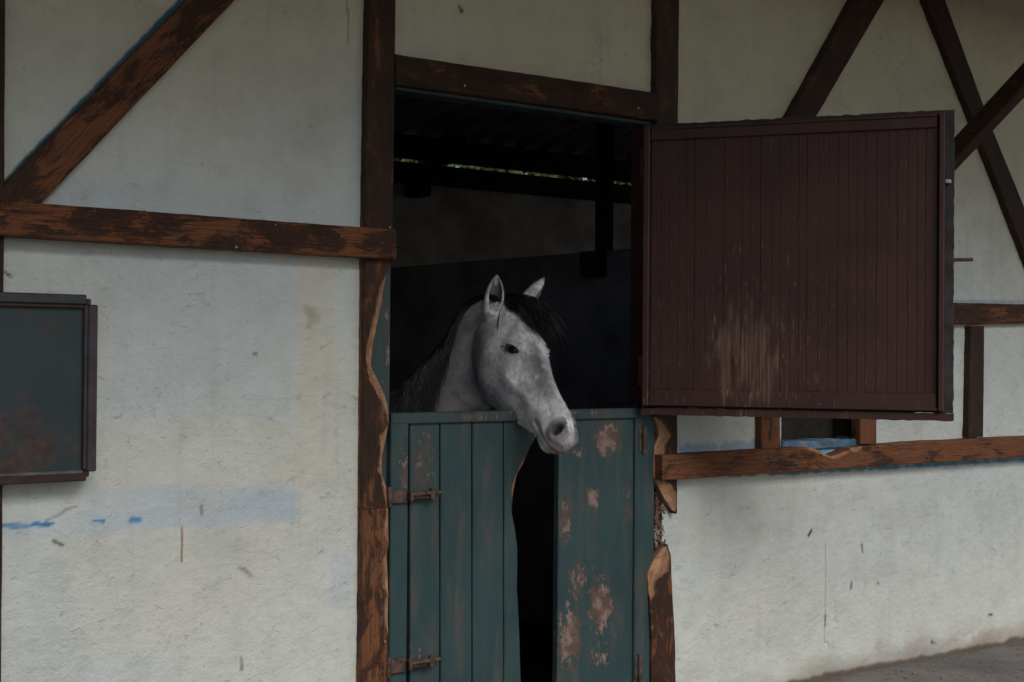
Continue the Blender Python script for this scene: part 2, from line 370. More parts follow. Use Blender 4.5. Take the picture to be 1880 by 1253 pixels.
stroke([(1564, 1070), (1563, 1080)], .009, (.15, .15, .16), .8, .5); stroke([(1612, 1070), (1613, 1072)], .008, (.15, .15, .17), .8, .4)
stroke([(1815, 1129), (1822, 1129)], .007, (.12, .11, .11), .9, .5); stroke([(1711, 1180), (1716, 1180)], .011, (.14, .10, .08), .8, .7)
stroke([(636, 0), (640, 40), (639, 80)], .0035, (.3, .2, .13), .7, .6); stroke([(843, 12), (847, 20)], .007, DK, .9, .8); stroke([(466, 650), (470, 650)], .007, (.16, .14, .12), .8, .7)
stroke([(562, 570), (582, 588)], .02, (.38, .34, .26), .5, .9)
paint *= np.array([1.08, 1.12, 1.115])
keep = np.ones((len(gx)-1, len(gz)-1), bool); mx = (gx[1:]+gx[:-1])/2; mz = (gz[1:]+gz[:-1])/2
keep[np.ix_((mx > DX0) & (mx < DX1), mz < DZ1)] = False
for q0, q1 in ((-4.5, -3.4), (3.45, 4.55)): keep[np.ix_((mx > q0) & (mx < q1), (mz > 1.08) & (mz < 2.1))] = False   # unseen openings added to let light into the stable
keep[np.ix_((mx > WX0) & (mx < WX1), (mz > WZ0) & (mz < WZ1))] = False
I = np.arange(GX.size).reshape(GX.shape)
F = np.stack([I[:-1, :-1], I[1:, :-1], I[1:, 1:], I[:-1, 1:]], -1)[keep]
wall = mesh_np('plaster_wall', np.stack([GX, relief, GZ], -1).reshape(-1, 3), F, M_plaster, BUILD, attrs={'paint': paint.reshape(-1, 3)})

TH = .12                                         # wall thickness; inner face and reveals
for nm, a in (('inner_wall', (-5.5, -4.5, .03, TH, 0, 2.86)), ('inner_wall', (-4.5, -3.4, .03, TH, 0, 1.08)), ('inner_wall', (-4.5, -3.4, .03, TH, 2.1, 2.86)), ('inner_wall', (-3.4, DX0, .03, TH, 0, 2.86)), ('inner_wall', (DX1, WX0-.004, .03, TH, 0, 2.86)), ('inner_wall', (WX1+.004, 3.45, .03, TH, 0, 2.86)), ('inner_wall', (3.45, 4.55, .03, TH, 0, 1.08)), ('inner_wall', (3.45, 4.55, .03, TH, 2.1, 2.86)), ('inner_wall', (4.55, 5.5, .03, TH, 0, 2.86)),
              ('inner_wall', (DX0+.002, DX1-.002, .03, TH, DZ1+.004, 2.86)), ('inner_wall', (WX0-.002, WX1+.002, .03, TH, 0, WZ0-.012)), ('inner_wall', (WX0-.002, WX1+.002, .03, TH, WZ1+.004, 2.86))):
    box(nm, *a, M_inner, BUILD, 0)
sl = join_bm([box_vf(WX0, WX1, -.012, TH, WZ0-.03, WZ0+.004, .006)]); bmesh.ops.subdivide_edges(sl, edges=sl.edges[:], cuts=4, use_grid_fill=True)
for v in sl.verts:
    if v.co.z > WZ0: v.co.z += .012*(rng.random()-.6)
bm_obj('window_sill', sl, M_bluesill, BUILD)
for xa, xb in ((WX0-.0, WX0+.012), (WX1-.012, WX1)): box('window_reveal', xa, xb, .004, TH, WZ0+.012, WZ1, M_darkwood, BUILD, .003)  # dark colour carries the shade of the window recess
box('window_dark_backing', WX0-.03, WX1+.03, TH+.002, TH+.025, WZ0-.03, WZ1+.03, M_darkwood, BUILD)  # dark sheet added behind the window, stands in for the shade inside

# ---- timbers
def resample(pl, ax, vals):
    pl = np.array(pl, float)
    if ax == 'f':
        s = np.r_[0, np.cumsum(np.hypot(*np.diff(pl, axis=0).T))]; s /= s[-1]
        return np.stack([np.interp(vals, s, pl[:, 0]), np.interp(vals, s, pl[:, 1])], 1)
    i = 0 if ax == 'x' else 1; o = np.argsort(pl[:, i])
    out = np.empty((len(vals), 2)); out[:, i] = vals; out[:, 1-i] = np.interp(vals, pl[o, i], pl[o, 1-i]); return out
_tc = [0]
def timber(name, A, B, depth=.035, y0=0.0, ax='y', Ai=None, Bi=None, wear=.4, step=.03, rough=.0022, mat=None, parent=None, back=.012, bev=.004, front=4, chewz=.74):
    """A board nailed to the wall. A, B: its two long edges as photo pixels on its front plane; Ai, Bi: where gnawing has
    eaten the front face back from those edges."""
    _tc[0] += 1; sd_ = _tc[0]; mat = mat or M_timber; parent = parent or BUILD; Y = -(y0+depth)
    if ax == 'f': lo, hi = 0., 1.
    else:
        i = 0 if ax == 'x' else 1; lo = max(min(p[i] for p in A), min(p[i] for p in B)); hi = min(max(p[i] for p in A), max(p[i] for p in B))
    W = lambda pl, v: np.array([at(px, py, Y) for px, py in resample(pl, ax, v)])
    e = W(A, np.array([lo, hi])); n = max(3, int(np.linalg.norm(e[1]-e[0])/step)+1); vals = np.linspace(lo, hi, n)
    a, b = W(A, vals), W(B, vals); t = b-a; wd = np.linalg.norm(t, axis=1, keepdims=True); t = t/wd
    s = np.r_[0, np.cumsum(np.linalg.norm(np.diff((a+b)/2, axis=0), axis=1))]
    nz = lambda k, f_, am: (am*(fbm(np.stack([s*f_, s*0+k*7.7, s*0+sd_*3.1], -1), 91, 3)-.5)*2)[:, None]
    a = a+t*nz(1, 18, rough); b = b+t*nz(2, 18, rough)
    ai = a+t*bev if Ai is None else np.where(((W(Ai, vals)-a)*t).sum(1, keepdims=True) > bev, W(Ai, vals)+t*nz(3, 55, rough*2.6), a+t*bev)
    bi = b-t*bev if Bi is None else np.where(((b-W(Bi, vals))*t).sum(1, keepdims=True) > bev, W(Bi, vals)+t*nz(4, 55, rough*2.6), b-t*bev)
    ca = np.clip(np.linalg.norm(ai-a, axis=1)/.012-.6, 0, 1); cb = np.clip(np.linalg.norm(bi-b, axis=1)/.012-.6, 0, 1)
    rows = []; bare = []; vv = []
    def put(p, y, br, v): q = p.copy(); q[:, 1] = y; rows.append(q); bare.append(np.broadcast_to(br, n)); vv.append(np.broadcast_to(v, n))
    put(a, -y0+back, 0, -depth); put(a, -(y0+(depth-bev)*(1-ca)+depth*chewz*ca), ca, 0)
    if Ai is not None: put((a+ai)/2+t*nz(5, 60, .002), -(y0+(depth-bev*.4)*(1-ca)+depth*(.86+.05*np.sin(s*90))*ca), ca, wd[:, 0]*.04)
    for k in range(front+1):
        p = ai+(bi-ai)*k/front; br = (ca*.45 if k == 0 else 0*ca)+(cb*.45 if k == front else 0*ca)
        put(p, -(y0+depth)+(nz(10+k, 9, .0016))[:, 0], br, np.linalg.norm(p-a, axis=1))
    if Bi is not None: put((b+bi)/2+t*nz(6, 60, .002), -(y0+(depth-bev*.4)*(1-cb)+depth*(.86+.05*np.sin(s*77))*cb), cb, wd[:, 0]*.96)
    put(b, -(y0+(depth-bev)*(1-cb)+depth*chewz*cb), cb, wd[:, 0]); put(b, -y0+back, 0, wd[:, 0]+depth)
    R_ = np.stack(rows, 1); m_ = R_.shape[1]; V = R_.reshape(-1, 3); I = np.arange(n*m_).reshape(n, m_)
    F = [tuple(f) for f in np.stack([I[:-1, :-1], I[:-1, 1:], I[1:, 1:], I[1:, :-1]], -1).reshape(-1, 4)]
    F += [tuple(I[0, ::-1]), tuple(I[-1])]
    vcol = np.stack(vv, 1); uv = np.stack([np.broadcast_to(s[:, None], (n, m_)), vcol], -1).reshape(-1, 2)
    o = mesh_np(name, V, F, mat, parent, smooth=False, uv=uv, attrs={'bare': np.stack(bare, 1).ravel(), 'wear': np.full(n*m_, wear)})
    bm = bmesh.new(); bm.from_mesh(o.data); bmesh.ops.recalc_face_normals(bm, faces=bm.faces); bm.to_mesh(o.data); bm.free()
    return o
def nail(par, px, py, Y, r=.006):
    r = r*.65; p = at(px, py, Y); o = bm_obj('nail', cyl_bm((p[0], Y+.004, p[2]), (p[0], Y-.004, p[2]), r, 8), M_nail, par); return o

# left post, above and below the cross beam
lp = timber('post', [(682.5, -272), (672, 440)], [(731, -272), (722, 440)], .035, wear=.42)
nail(lp, 715, 418, -.037, .005)
lo_out = [(722, 460), (718, 480), (708, 522), (700, 570), (690, 622), (686, 645), (683, 672), (696, 697), (710, 729), (716, 753), (716, 777), (710, 809), (704, 841), (704, 873), (712, 897), (715, 933.4)]
lo_in = [(719, 460), (715, 486), (698, 526), (692, 554), (684, 590), (676, 622), (670, 657), (678, 697), (694, 725), (708, 757), (710, 781), (698, 801), (696, 833), (695, 865), (702, 893), (709, 933.4)]
timber('post', [(671, 462), (668, 933.4)], lo_out, .034, Bi=lo_in, wear=.5, step=.008)
lq = timber('post', [(668, 934), (664, 1420)], [(715, 934), (716, 1000), (712, 1020), (715, 1060), (714, 1420)], .036,
       Bi=[(708, 934), (703, 975), (712, 1003), (704, 1025), (702, 1060), (708, 1090), (704, 1140), (711, 1170), (710, 1420)], wear=.62, step=.01)
nail(lq, 706, 1178, -.038); nail(lq, 701, 1030, -.038, .004)
timber('post', [(-55, -520), (-66, 1420)], [(14, -520), (2, 1420)], .03, wear=.3, step=.1)
# narrow bare batten along the outer edge of the left post
timber('edge_batten', [(664, 480), (658, 1420)], [(671, 480), (664.5, 1420)], .014, wear=.95, step=.05, front=1)
cb_ = timber('crossbeam', [(-70, 363), (0, 368), (728, 422)], [(-70, 428), (0, 432), (728, 476)], .035, y0=.030, ax='x', wear=.62, step=.03, back=.03)
for q in ((433, 454, .006), (265, 387, .003), (505, 413, .003), (626, 434, .003)): nail(cb_, q[0], q[1], -.066, q[2])
timber('brace', [(600, -257), (345, 0), (10, 338), (-22, 372)], [(676, -257), (432, 0), (80, 371), (62, 392)], .034, ax='f', wear=.62, step=.03)
li = timber('lintel', [(727, 100), (1209, 171)], [(727, 155), (1209, 222)], .04, ax='x', wear=.36, step=.03)
nail(li, 852, 158, -.042, .006); nail(li, 1171, 199, -.042, .006)
timber('post', [(1209, -165), (1205, 300), (1203, 740)], [(1250, -165), (1245, 300), (1244, 740)], .034, wear=.42, step=.04)
# right post below the open leaf: gnawed to a point, then a gap, then a second gnawed stump
timber('post', [(1201, 742), (1203, 768), (1210, 782), (1213, 800), (1204, 822), (1204, 880), (1212, 893), (1222, 915), (1242, 944)], [(1245, 742), (1244.5, 900), (1244, 944)], .034,
       Ai=[(1204, 742), (1207, 766), (1222, 782), (1232, 800), (1222, 820), (1214, 850), (1212, 880), (1232, 888), (1242, 905), (1243.6, 944)], wear=.3, step=.007)
timber('post', [(1224, 1000), (1212, 1018), (1203, 1030), (1192, 1056), (1195, 1100), (1198, 1180), (1199, 1420)], [(1227, 1000), (1233, 1020), (1236, 1100), (1241, 1180), (1244, 1420)], .036,
       Ai=[(1226, 1000), (1230, 1024), (1226, 1050), (1203, 1065), (1200, 1100), (1203, 1420)], wear=.5, step=.009)
rl = timber('rail', [(1216, 836), (1300, 832), (1400, 826), (1470, 821), (1496, 823), (1512, 832), (1530, 839), (1548, 832), (1566, 823), (1590, 819), (1680, 812), (1940, 799)],
       [(1216, 883), (1330, 875), (1420, 869), (1600, 857), (1940, 836)], .033, y0=.032, ax='x', wear=.74, step=.012, back=.032,
       Ai=[(1216, 837), (1300, 833), (1440, 824), (1476, 826), (1500, 833), (1530, 846), (1560, 833), (1600, 821), (1940, 800)])
nail(rl, 1242, 849, -.067, .005)
timber('window_post', [(1397, 594), (1399, 826)], [(1434, 594), (1433, 824)], .034, wear=.75)
timber('window_post', [(1578, 600), (1580, 816)], [(1611, 600), (1610, 815)], .034, wear=.75)
timber('crossbeam', [(1252, 538), (1740, 556), (1880, 559), (1950, 560)], [(1252, 586), (1640, 598), (1880, 594), (1950, 593)], .034, ax='x', wear=.58)
timber('stud', [(1783, 599), (1779, 803)], [(1808, 599), (1806, 803)], .033, wear=.28)
timber('brace', [(1604, -70), (1566, 0), (1450, 213), (1400, 305)], [(1664, -70), (1625, 0), (1502, 210), (1450, 300)], .034, ax='f', wear=.3)
timber('brace', [(1684, -40), (1700, 0), (1787, 221), (1879, 459), (1900, 512)], [(1720, -40), (1736, 0), (1819, 228), (1912, 455), (1932, 505)], .034, ax='f', wear=.25)
# blue-grey crumbled masonry where the right post is eaten away
cm = []
for i in range(190):
    p = at(1206+rng.uniform(-3, 1)+rng.random()**1.8*17, rng.uniform(885, 1015), 0); r_ = rng.uniform(.003, .008)
    bm = bmesh.new(); bmesh.ops.create_icosphere(bm, subdivisions=1, radius=r_)
    for v in bm.verts: v.co = Vector((v.co.x*rng.uniform(.7, 1.3)+p[0], v.co.y*.6+.002, v.co.z*rng.uniform(.7, 1.4)+p[2]))
    cm.append(bm)
tag(bm_obj('crumbled_masonry', join_bm(cm), M_brick, BUILD), kind='stuff')
# eave strut from the wall up to the eave beam
st = beam_bm((2.05, .02, 1.938), (2.05, -1.08, 2.832), .07, .075, (0, 1, 1), .006); so_ = bm_obj('eave_strut', st, M_timber, BUILD)
def give_uv(o, wear=.3):
    me = o.data; co = np.empty(len(me.vertices)*3, np.float32); me.vertices.foreach_get('co', co); co = co.reshape(-1, 3)
    ext = np.ptp(co, axis=0); ax_ = int(np.argmax(ext)); ot = [i for i in range(3) if i != ax_]
    li = np.empty(len(me.loops), np.int32); me.loops.foreach_get('vertex_index', li)
    l = me.uv_layers.new(name='UVMap'); l.data.foreach_set('uv', np.stack([co[:, ax_], co[:, ot[0]]+co[:, ot[1]]*.7], 1)[li].astype(np.float32).ravel())
    for k, v in (('bare', 0.), ('wear', wear)):
        a = me.attributes.new(k, 'FLOAT', 'POINT'); a.data.foreach_set('value', np.full(len(co), v, np.float32))
give_uv(so_, .35)
box('eave_beam', -5.6, 5.6, -1.14, -1.02, 2.86, 2.99, M_darkwood, BUILD)

# ---- roof: corrugated sheets on purlins, rising towards the front
def roof_sheet(x0, x1, name='roof_sheet'):
    nx = int((x1-x0)/.022); xs = np.linspace(x0, x1, nx); ys = np.array([-2.9, 0, 1.5, 3.2, 3.36]); Z = .025*np.sin(xs*2*math.pi/.177)  # front overhang lengthened out of view to shade the upper wall
    top = np.stack([np.stack([xs, np.full(nx, y), ROOFZ(y)+.115+Z], 1) for y in ys], 1); bot = top+[0, 0, .012]
    V = np.concatenate([top.reshape(-1, 3), bot.reshape(-1, 3)]); I = np.arange(nx*5).reshape(nx, 5); J = I+nx*5
    q = lambda A_: [tuple(f) for f in np.stack([A_[:-1, :-1], A_[1:, :-1], A_[1:, 1:], A_[:-1, 1:]], -1).reshape(-1, 4)]
    return mesh_np(name, V, q(I)+q(J[:, ::-1]), M_roof, BUILD)
for i in range(10): roof_sheet(-5.6+i*1.12, -5.6+(i+1)*1.12+.03)
for y in (-2.8, -1.9, -.95, 0.11, 1.2, 2.3): bm_obj('purlin', beam_bm((-5.6, y, ROOFZ(y)+.045), (5.6, y, ROOFZ(y)+.045), .06, .085), M_darkwood, BUILD)
# ---- inside: back wall, top plate, partitions, posts, floor
BY = 3.2; pz = at(950, 333, BY)[2]; gap0 = at(950, 322, BY)[2]
box('back_wall', -5.5, 5.5, BY, BY+.1, -.04, pz-.02, M_inner, BUILD, 0)
box('top_plate', -5.5, 5.5, BY-.06, BY+.06, pz-.075, gap0, M_darkwood, BUILD)
box('purlin', -5.6, 5.6, BY-.05, BY+.03, gap0+.030, ROOFZ(BY)+.09, M_darkwood, BUILD)
box('end_wall', -5.5, -5.36, .221, BY-.001, -.04, 1.15, M_inner, BUILD, 0); box('end_wall', 5.36, 5.5, .221, BY-.001, -.04, 1.15, M_inner, BUILD, 0)  # kept low, gables left open to let light inside
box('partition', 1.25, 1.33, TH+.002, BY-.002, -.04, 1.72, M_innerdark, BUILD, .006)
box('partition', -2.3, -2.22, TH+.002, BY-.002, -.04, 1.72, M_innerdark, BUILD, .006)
pp = atx(1109, 459, 1.29); box('roof_post', 1.26, 1.32, pp[1]-.03, pp[1]+.03, 1.721, ROOFZ(pp[1])+.05, M_darkwood, BUILD)
pb = atx(1089, 485, 1.22); box('partition_bracket', 1.19, 1.249, pb[1]-.06, pb[1]+.06, pb[2]-.055, pb[2]+.055, M_darkwood, BUILD)
jb = at(770, 345, BY-.1); box('joist_end', jb[0]-.04, jb[0]+.04, BY-.16, BY-.001, jb[2]-.05, pz-.076, M_darkwood, BUILD)
for x in (-3.4, -.9, 1.75, 4.0): box('rafter', x, x+.07, BY-.3, BY+.1, gap0+.001, ROOFZ(BY)+.08, M_darkwood, BUILD)
box('stable_floor', -5.35, 5.35, .05, BY-.001, -.045, .012, mat_simple('stable_dirt', (.05, .04, .03), .95, 9, .4, .6), BUILD, 0)

# ---- steel door frame in the doorway
TEAL_F = mat_teal('green_steel_frame', [(-.56, 1.25, .05, .35, .7)])
def pxb(px0, px1, py0, py1, Y0, Y1): # box from pixels on plane Y0 (front)
    a, b = at(px0, (py0+py1)/2, Y0), at(px1, (py0+py1)/2, Y0); mid = (px0+px1)/2; return (a[0], b[0], Y0, Y1, at(mid, py1, Y0)[2], at(mid, py0, Y0)[2])
xl = at(719, 600, .0)[0]; box('door_jamb', DX0+.001, xl, .006, .07, 0, 2.10, TEAL_F, BUILD)
M_leaf_plain = mat_simple('brown_steel_paint', (.047, .019, .0155), .55, 14, .3, .2, 0, .4)
box('door_jamb', .535, .584, .006, .07, 0, 2.10, M_leaf_plain, BUILD)
box('dark_reveal_strip', .572, .5845, .0705, TH-.001, 0, 2.11, M_darkwood, BUILD)  # dark strip added to cover the pale, lit doorway reveal
box('door_frame_head', xl+.001, .534, -.012, .07, 2.066, 2.10, TEAL_F, BUILD)

# ---- lower half door (broken boards)
DY = .004
M_board = mat_teal('green_door_boards', [(at(778, 850)[0], at(778, 850)[2], .07, .16, .75), (at(755, 1180)[0], at(755, 1180)[2], .06, .12, .6)])
M_panel = mat_teal('green_door_panel', [(at(1112, 805)[0], at(1112, 805)[2], .1, .09, .95), (at(1088, 912)[0], at(1088, 912)[2], .05, .07, .9), (at(1035, 960)[0], at(1035, 960)[2], .05, .14, .8),
    (at(1150, 930)[0], at(1150, 930)[2], .05, .2, .55), (at(1100, 1110)[0], at(1100, 1110)[2], .09, .16, 1.0), (at(1060, 1060)[0], at(1060, 1060)[2], .09, .12, .75),
    (at(1040, 1170)[0], at(1040, 1170)[2], .09, .16, .95), (at(1100, 1200)[0], at(1100, 1200)[2], .11, .1, .6), (at(1060, 825)[0], at(1060, 825)[2], .05, .05, .7)])
M_frame = mat_teal('green_door_frame', [(at(735, 870)[0], at(735, 870)[2], .05, .18, .7), (at(950, 762)[0], at(950, 762)[2], .7, .03, .55)])
dz1 = 1.073; dx = lambda px: at(px, 900, -DY-.02)[0]
fr = [box_vf(dx(719), dx(751), -.02, .03, .03, dz1-.03, .003), box_vf(dx(1168), dx(1203), -.02, .03, .03, dz1-.03, .003),
      box_vf(dx(719), dx(1203), -.021, .034, dz1-.034, dz1, .003), box_vf(dx(751.2), dx(1167.8), -.019, .03, .03, .075, .003)]
half = bm_obj('half_door', join_bm(fr), M_frame, BUILD); tag(half, 'green half door with a board broken away and rust showing')
give_uv(half)
ytop = lambda px: 772+(px-752)*(763-772)/(1165-752)
def board(pl, pr, mat, **k):
    return timber('board', pl, pr, .02, y0=-.012, mat=mat, parent=half, back=.006, wear=.3, rough=.0012, bev=.003, front=2, **k)
for a, b in ((753, 807), (809.5, 866), (868.5, 924)):
    board([(a, 772), (a+.5, 1400)], [(b, 771), (b+.5, 1400)], M_board, step=.15)
board([(926.5, 769), (926, 1400)], [(990, 769), (986, 800), (972, 826), (963, 850), (950, 872), (943, 905), (940, 940), (947, 975), (951, 1010), (950, 1080), (954, 1150), (957, 1253), (958, 1400)], M_board, step=.008,
      Bi=[(984, 769), (980, 800), (968, 826), (956, 850), (943, 872), (937, 905), (936, 940), (944, 970), (950, 1010), (948, 1080), (952, 1150), (955, 1253), (956, 1400)])
board([(1028, 767), (1026, 900), (1022, 1400)], [(1166, 765), (1166, 1400)], M_panel, step=.03, Ai=[(1030, 767), (1029.5, 900), (1025, 1060), (1025, 1400)])
def strap_hinge(px, py):
    p = at(px, py, -.03); x, z = p[0], p[2]
    bms = [box_vf(x-.035, x+.02, -.034, -.021, z-.022, z+.022, .002), box_vf(x+.02, x+.13, -.042, -.034, z-.011, z+.013, .002), cyl_bm((x-.045, -.034, z-.03), (x-.045, -.034, z+.03), .009), cyl_bm((x+.02, -.046, z+.004), (x+.135, -.046, z+.006), .007, 8),
           box_vf(x+.095, x+.11, -.054, -.04, z-.016, z+.022, .002), box_vf(x+.02, x+.03, -.054, -.034, z-.016, z+.018, .002)]
    return bm_obj('bolt', join_bm(bms), M_iron, half)
strap_hinge(737, 911); strap_hinge(735, 1222)
for px, py in ((1184, 808), (1176, 1226)):
    p = at(px, py, -.03); bm_obj('hinge', join_bm([cyl_bm((p[0], -.028, p[2]-.045), (p[0], -.028, p[2]+.045), .009), box_vf(p[0]-.02, p[0]+.004, -.0235, -.0205, p[2]-.04, p[2]+.04, .001)]), M_iron, half)

# ---- upper door leaf, swung out
LA = math.radians(58.5); LX, LY, LZ, LW, LH = .4464, -.05, 1.0832, 1.0, .9645
LM = Matrix.Translation((LX, LY, LZ)) @ Matrix.Rotation(-LA, 4, 'Z')    # local: x out along the leaf, -y the side towards the yard's left, z up
def mat_leaf():
    g = G('brown_door_paint', .5, .45); c = g.coord('Object', LEAFREF); s = g.sep(c)
    k = g.mix(g.rmp(g.noise(c, 4, 4), .3, .7), (.044, .0175, .0140), (.062, .025, .0195))
    gr = g.noise(g.map(c, (55, 1, 1.6)), 2.4, 6, .65, .3)
    dx_ = g.math('DIVIDE', g.math('SUBTRACT', s[0], .36), .21); dz_ = g.math('DIVIDE', g.math('SUBTRACT', s[2], .18), .27)
    d = g.math('SQRT', g.math('ADD', g.math('MULTIPLY', dx_, dx_), g.math('MULTIPLY', dz_, dz_)))
    st_ = g.rmp(d, .1, 1.35, 1, 0)
    pat = g.noise(g.map(c, (5, 1, 1.3)), 6, 7, .7, .3)
    v = g.math('ADD', g.math('ADD', pat, g.math('MULTIPLY', g.math('SUBTRACT', gr, .5), .5)), g.math('MULTIPLY', st_, .33))
    wear = g.rmp(v, .69, .86); k = g.mix(g.math('MULTIPLY', wear, .75), k, g.mix(g.rmp(gr, .35, .65), (.085, .05, .038), (.21, .13, .092)))
    scr = g.rmp(g.noise(g.map(c, (70, 1, 7)), 2.2, 3, .6), .60, .72); scr = g.math('MULTIPLY', scr, g.rmp(d, .6, 2.6, 1, .25)); k = g.mix(g.math('MULTIPLY', scr, .7), k, (.30, .22, .17))
    ye = g.math('MULTIPLY', g.rmp(g.noise(g.map(c, (26, 1, 1.1)), 1.7, 4, .6), .66, .76), gate(g, s[0], .5, .16)); k = g.mix(g.math('MULTIPLY', ye, .45), k, (.17, .09, .025))
    dot = g.rmp(g.noise(c, 95, 2), .77, .81); k = g.mix(g.math('MULTIPLY', dot, .6), k, (.4, .36, .32))
    return g.done(k, g.bump(gr, .2, .003, g.bump(g.noise(c, 60, 3), .12, .002)), g.rmp(wear, 0, 1, .48, .8))
leaf = box_vf(0, .022, -.03, .012, 0, LH, .003)
leafbm = join_bm([leaf, box_vf(LW-.018, LW, -.027, .012, 0, LH, .003), box_vf(.0225, LW-.0225, -.018, .012, LH-.05, LH-.001, .003), box_vf(.0225, LW-.0225, -.018, .012, .001, .058, .003),
    box_vf(.03, LW-.03, -.0245, -.0185, LH-.0145, LH-.0035, .002), box_vf(.02, LW-.02, -.0245, -.0185, .002, .012, .002)])
upper = bm_obj('upper_door', leafbm, M_leaf_plain, BUILD); upper.matrix_local = LM; tag(upper, 'brown upper door leaf of narrow boards, swung open')
LEAFREF = upper
M_leaf = mat_leaf(); upper.data.materials[0] = M_leaf
NS = 30; sw = (LW-.046)/NS; sme = None
for i in range(NS):
    if sme is None:
        bm = box_vf(0, sw-.0007, -.008, .008, .0585, LH-.0505, 0)
        bmesh.ops.bevel(bm, geom=[e for e in bm.edges if abs(e.verts[0].co.z-e.verts[1].co.z) > .1 and e.verts[0].co.y < 0], offset=.0011, segments=1, affect='EDGES')
        s_ = bm_obj('slat', bm, M_leaf, upper); sme = s_.data
    else:
        s_ = bpy.data.objects.new('slat', sme); COL.objects.link(s_); s_.parent = upper
    ju = [0 if q in (0, NS) else .0032*math.sin(q*7.3)+.002*math.sin(q*2.1) for q in (i, i+1)]; s_.location = (.0235+i*sw+ju[0], rng.normal()*.0005, 0); s_.scale.x = (sw+ju[1]-ju[0])/sw
def ragged_sheet(name, x0, x1, z0, z1, y0, y1, mat, par):
    per = []; n = 60
    for i in range(n): per.append((x0+(x1-x0)*i/n, z0, 1))
    for i in range(n): per.append((x1, z0+(z1-z0)*i/n, 0))
    for i in range(n): per.append((x1-(x1-x0)*i/n, z1, 1))
    for i in range(n): per.append((x0, z1-(z1-z0)*i/n, 0))
    V = []
    for k, (x, z, h) in enumerate(per):
        j = .0006*math.sin(k*1.9)+.0008*rng.normal(); V.append((x+(0 if h else j), z+(j if h else 0)))
    N = len(V); vs = [(x, y0, z) for x, z in V]+[(x, y1, z) for x, z in V]
    Fs = [tuple(range(N)), tuple(range(2*N-1, N-1, -1))]+[(i, i+N, (i+1) % N+N, (i+1) % N) for i in range(N)]
    o = mesh_np(name, vs, Fs, mat, par, smooth=False); return o
ragged_sheet('cladding_sheet', -.012, LW+.027, -.006, LH+.010, .0125, .022, mat_simple('dull_cladding', (.045, .04, .04), .6, 20, .4, .3, tint=(.03, .045, .05)), upper)
ragged_sheet('drip_flange', -.005, LW+.028, -.03, -.0065, -.012, .03, M_leaf, upper)
bm_obj('door_bolt', join_bm([cyl_bm((LW+.01, .03, .49), (LW+.085, .03, .49), .006, 8), box_vf(LW-.1, LW+.012, .0225, .036, .475, .505, .002)]), M_iron, upper)
box('catch_plate', LW+.001, LW+.018, -.012, .012, .735, .747, mat_simple('bright_tin', (.55, .55, .55), .5, 30), upper, .002)
for z in (.12, .84): bm_obj('hinge', cyl_bm((-.012, .0, z-.05), (-.012, .0, z+.05), .011), M_leaf_plain, upper)
box('hinge_stile', .478, .533, -.008, .06, 1.09, 2.06, M_leaf_plain, BUILD)

# ---- steel window shutter at the left
SY = -.075
def mat_shutter():
    g = G('shutter_sheet', .45, .5); c = g.coord('Object', BUILD); s = g.sep(c)
    k = g.mix(g.rmp(g.noise(c, 3, 4), .3, .7), (.011, .028, .035), (.019, .043, .050))
    zz = g.rmp(s[2], at(80, 700, SY)[2]+.06, at(80, 830, SY)[2], 0, 1); f = g.noise(c, 7, 7, .7, .6)
    xx = g.rmp(s[0], at(150, 700, SY)[0], at(60, 700, SY)[0], .1, 1)
    v = g.math('ADD', f, g.math('MULTIPLY', g.math('MULTIPLY', zz, xx), .22)); rust = g.rmp(v, .50, .80)
    k = g.mix(g.math('MULTIPLY', rust, .85), k, g.mix(g.rmp(g.noise(c, 30, 4), .4, .65), (.05, .022, .017), (.10, .042, .024)))
    k = g.mix(g.math('MULTIPLY', g.rmp(g.noise(c, 70, 3), .7, .78), .5), k, (.1, .07, .06))
    return g.done(k, g.bump(f, .2, .003), g.rmp(rust, 0, 1, .42, .8))
def sp(px, py): p = at(px, py, SY); return p[0], p[2]
x1, _ = sp(162, 700); z1 = sp(80, 556)[1]; z0 = sp(80, 872)[1]; x0 = x1-.78
shut = box('window_shutter', x0, x1, SY+.012, SY+.04, z0, z1, mat_shutter(), BUILD, 0); tag(shut, 'dark steel window shutter with rust on its lower half')
M_sf = mat_simple('plum_steel_frame', (.040, .030, .037), .5, 18, .3, .2, 0, .45, tint=(.045, .045, .06)); M_sr = mat_simple('brown_steel_frame', (.042, .018, .016), .55, 18, .35, .2, 0, .4)
M_st = mat_simple('slate_steel_frame', (.032, .037, .046), .45, 18, .3, .2, 0, .5)
wt = sp(170, 700)[0]; ww = sp(178, 700)[0]; zt = sp(80, 539)[1]; zb = sp(80, 887)[1]
box('frame_bar', x0, sp(158, 600)[0], SY-.004, SY+.07, z1-.002, zt, M_st, shut); box('frame_bar', x1-.002, ww, SY-.004, SY+.07, sp(170, 866)[1], sp(170, 560)[1], M_sf, shut)
box('frame_bar', x0, sp(158, 880)[0], SY-.004, SY+.07, zb, z0+.002, M_sr, shut)
box('corner_step', sp(158, 600)[0], sp(168, 600)[0], SY+.002, SY+.066, sp(163, 562)[1], sp(163, 549)[1], M_sf, shut); box('corner_step', sp(158, 600)[0], sp(168, 600)[0], SY+.002, SY+.066, sp(163, 876)[1], sp(163, 864)[1], M_sr, shut)
box('inner_lip', x0, x1-.013, SY-.006, SY+.0115, z0-.001, z0+.008, mat_simple('lip_steel', (.12, .12, .125), .45, 30, .3, .2, .3), shut, .002)
box('inner_lip', x1-.012, x1-.0025, SY-.002, SY+.0115, z0+.009, z1-.003, M_sf, shut, .002); box('inner_lip', x0, x1-.013, SY-.002, SY+.0115, z1-.012, z1-.003, M_sr, shut, .002)

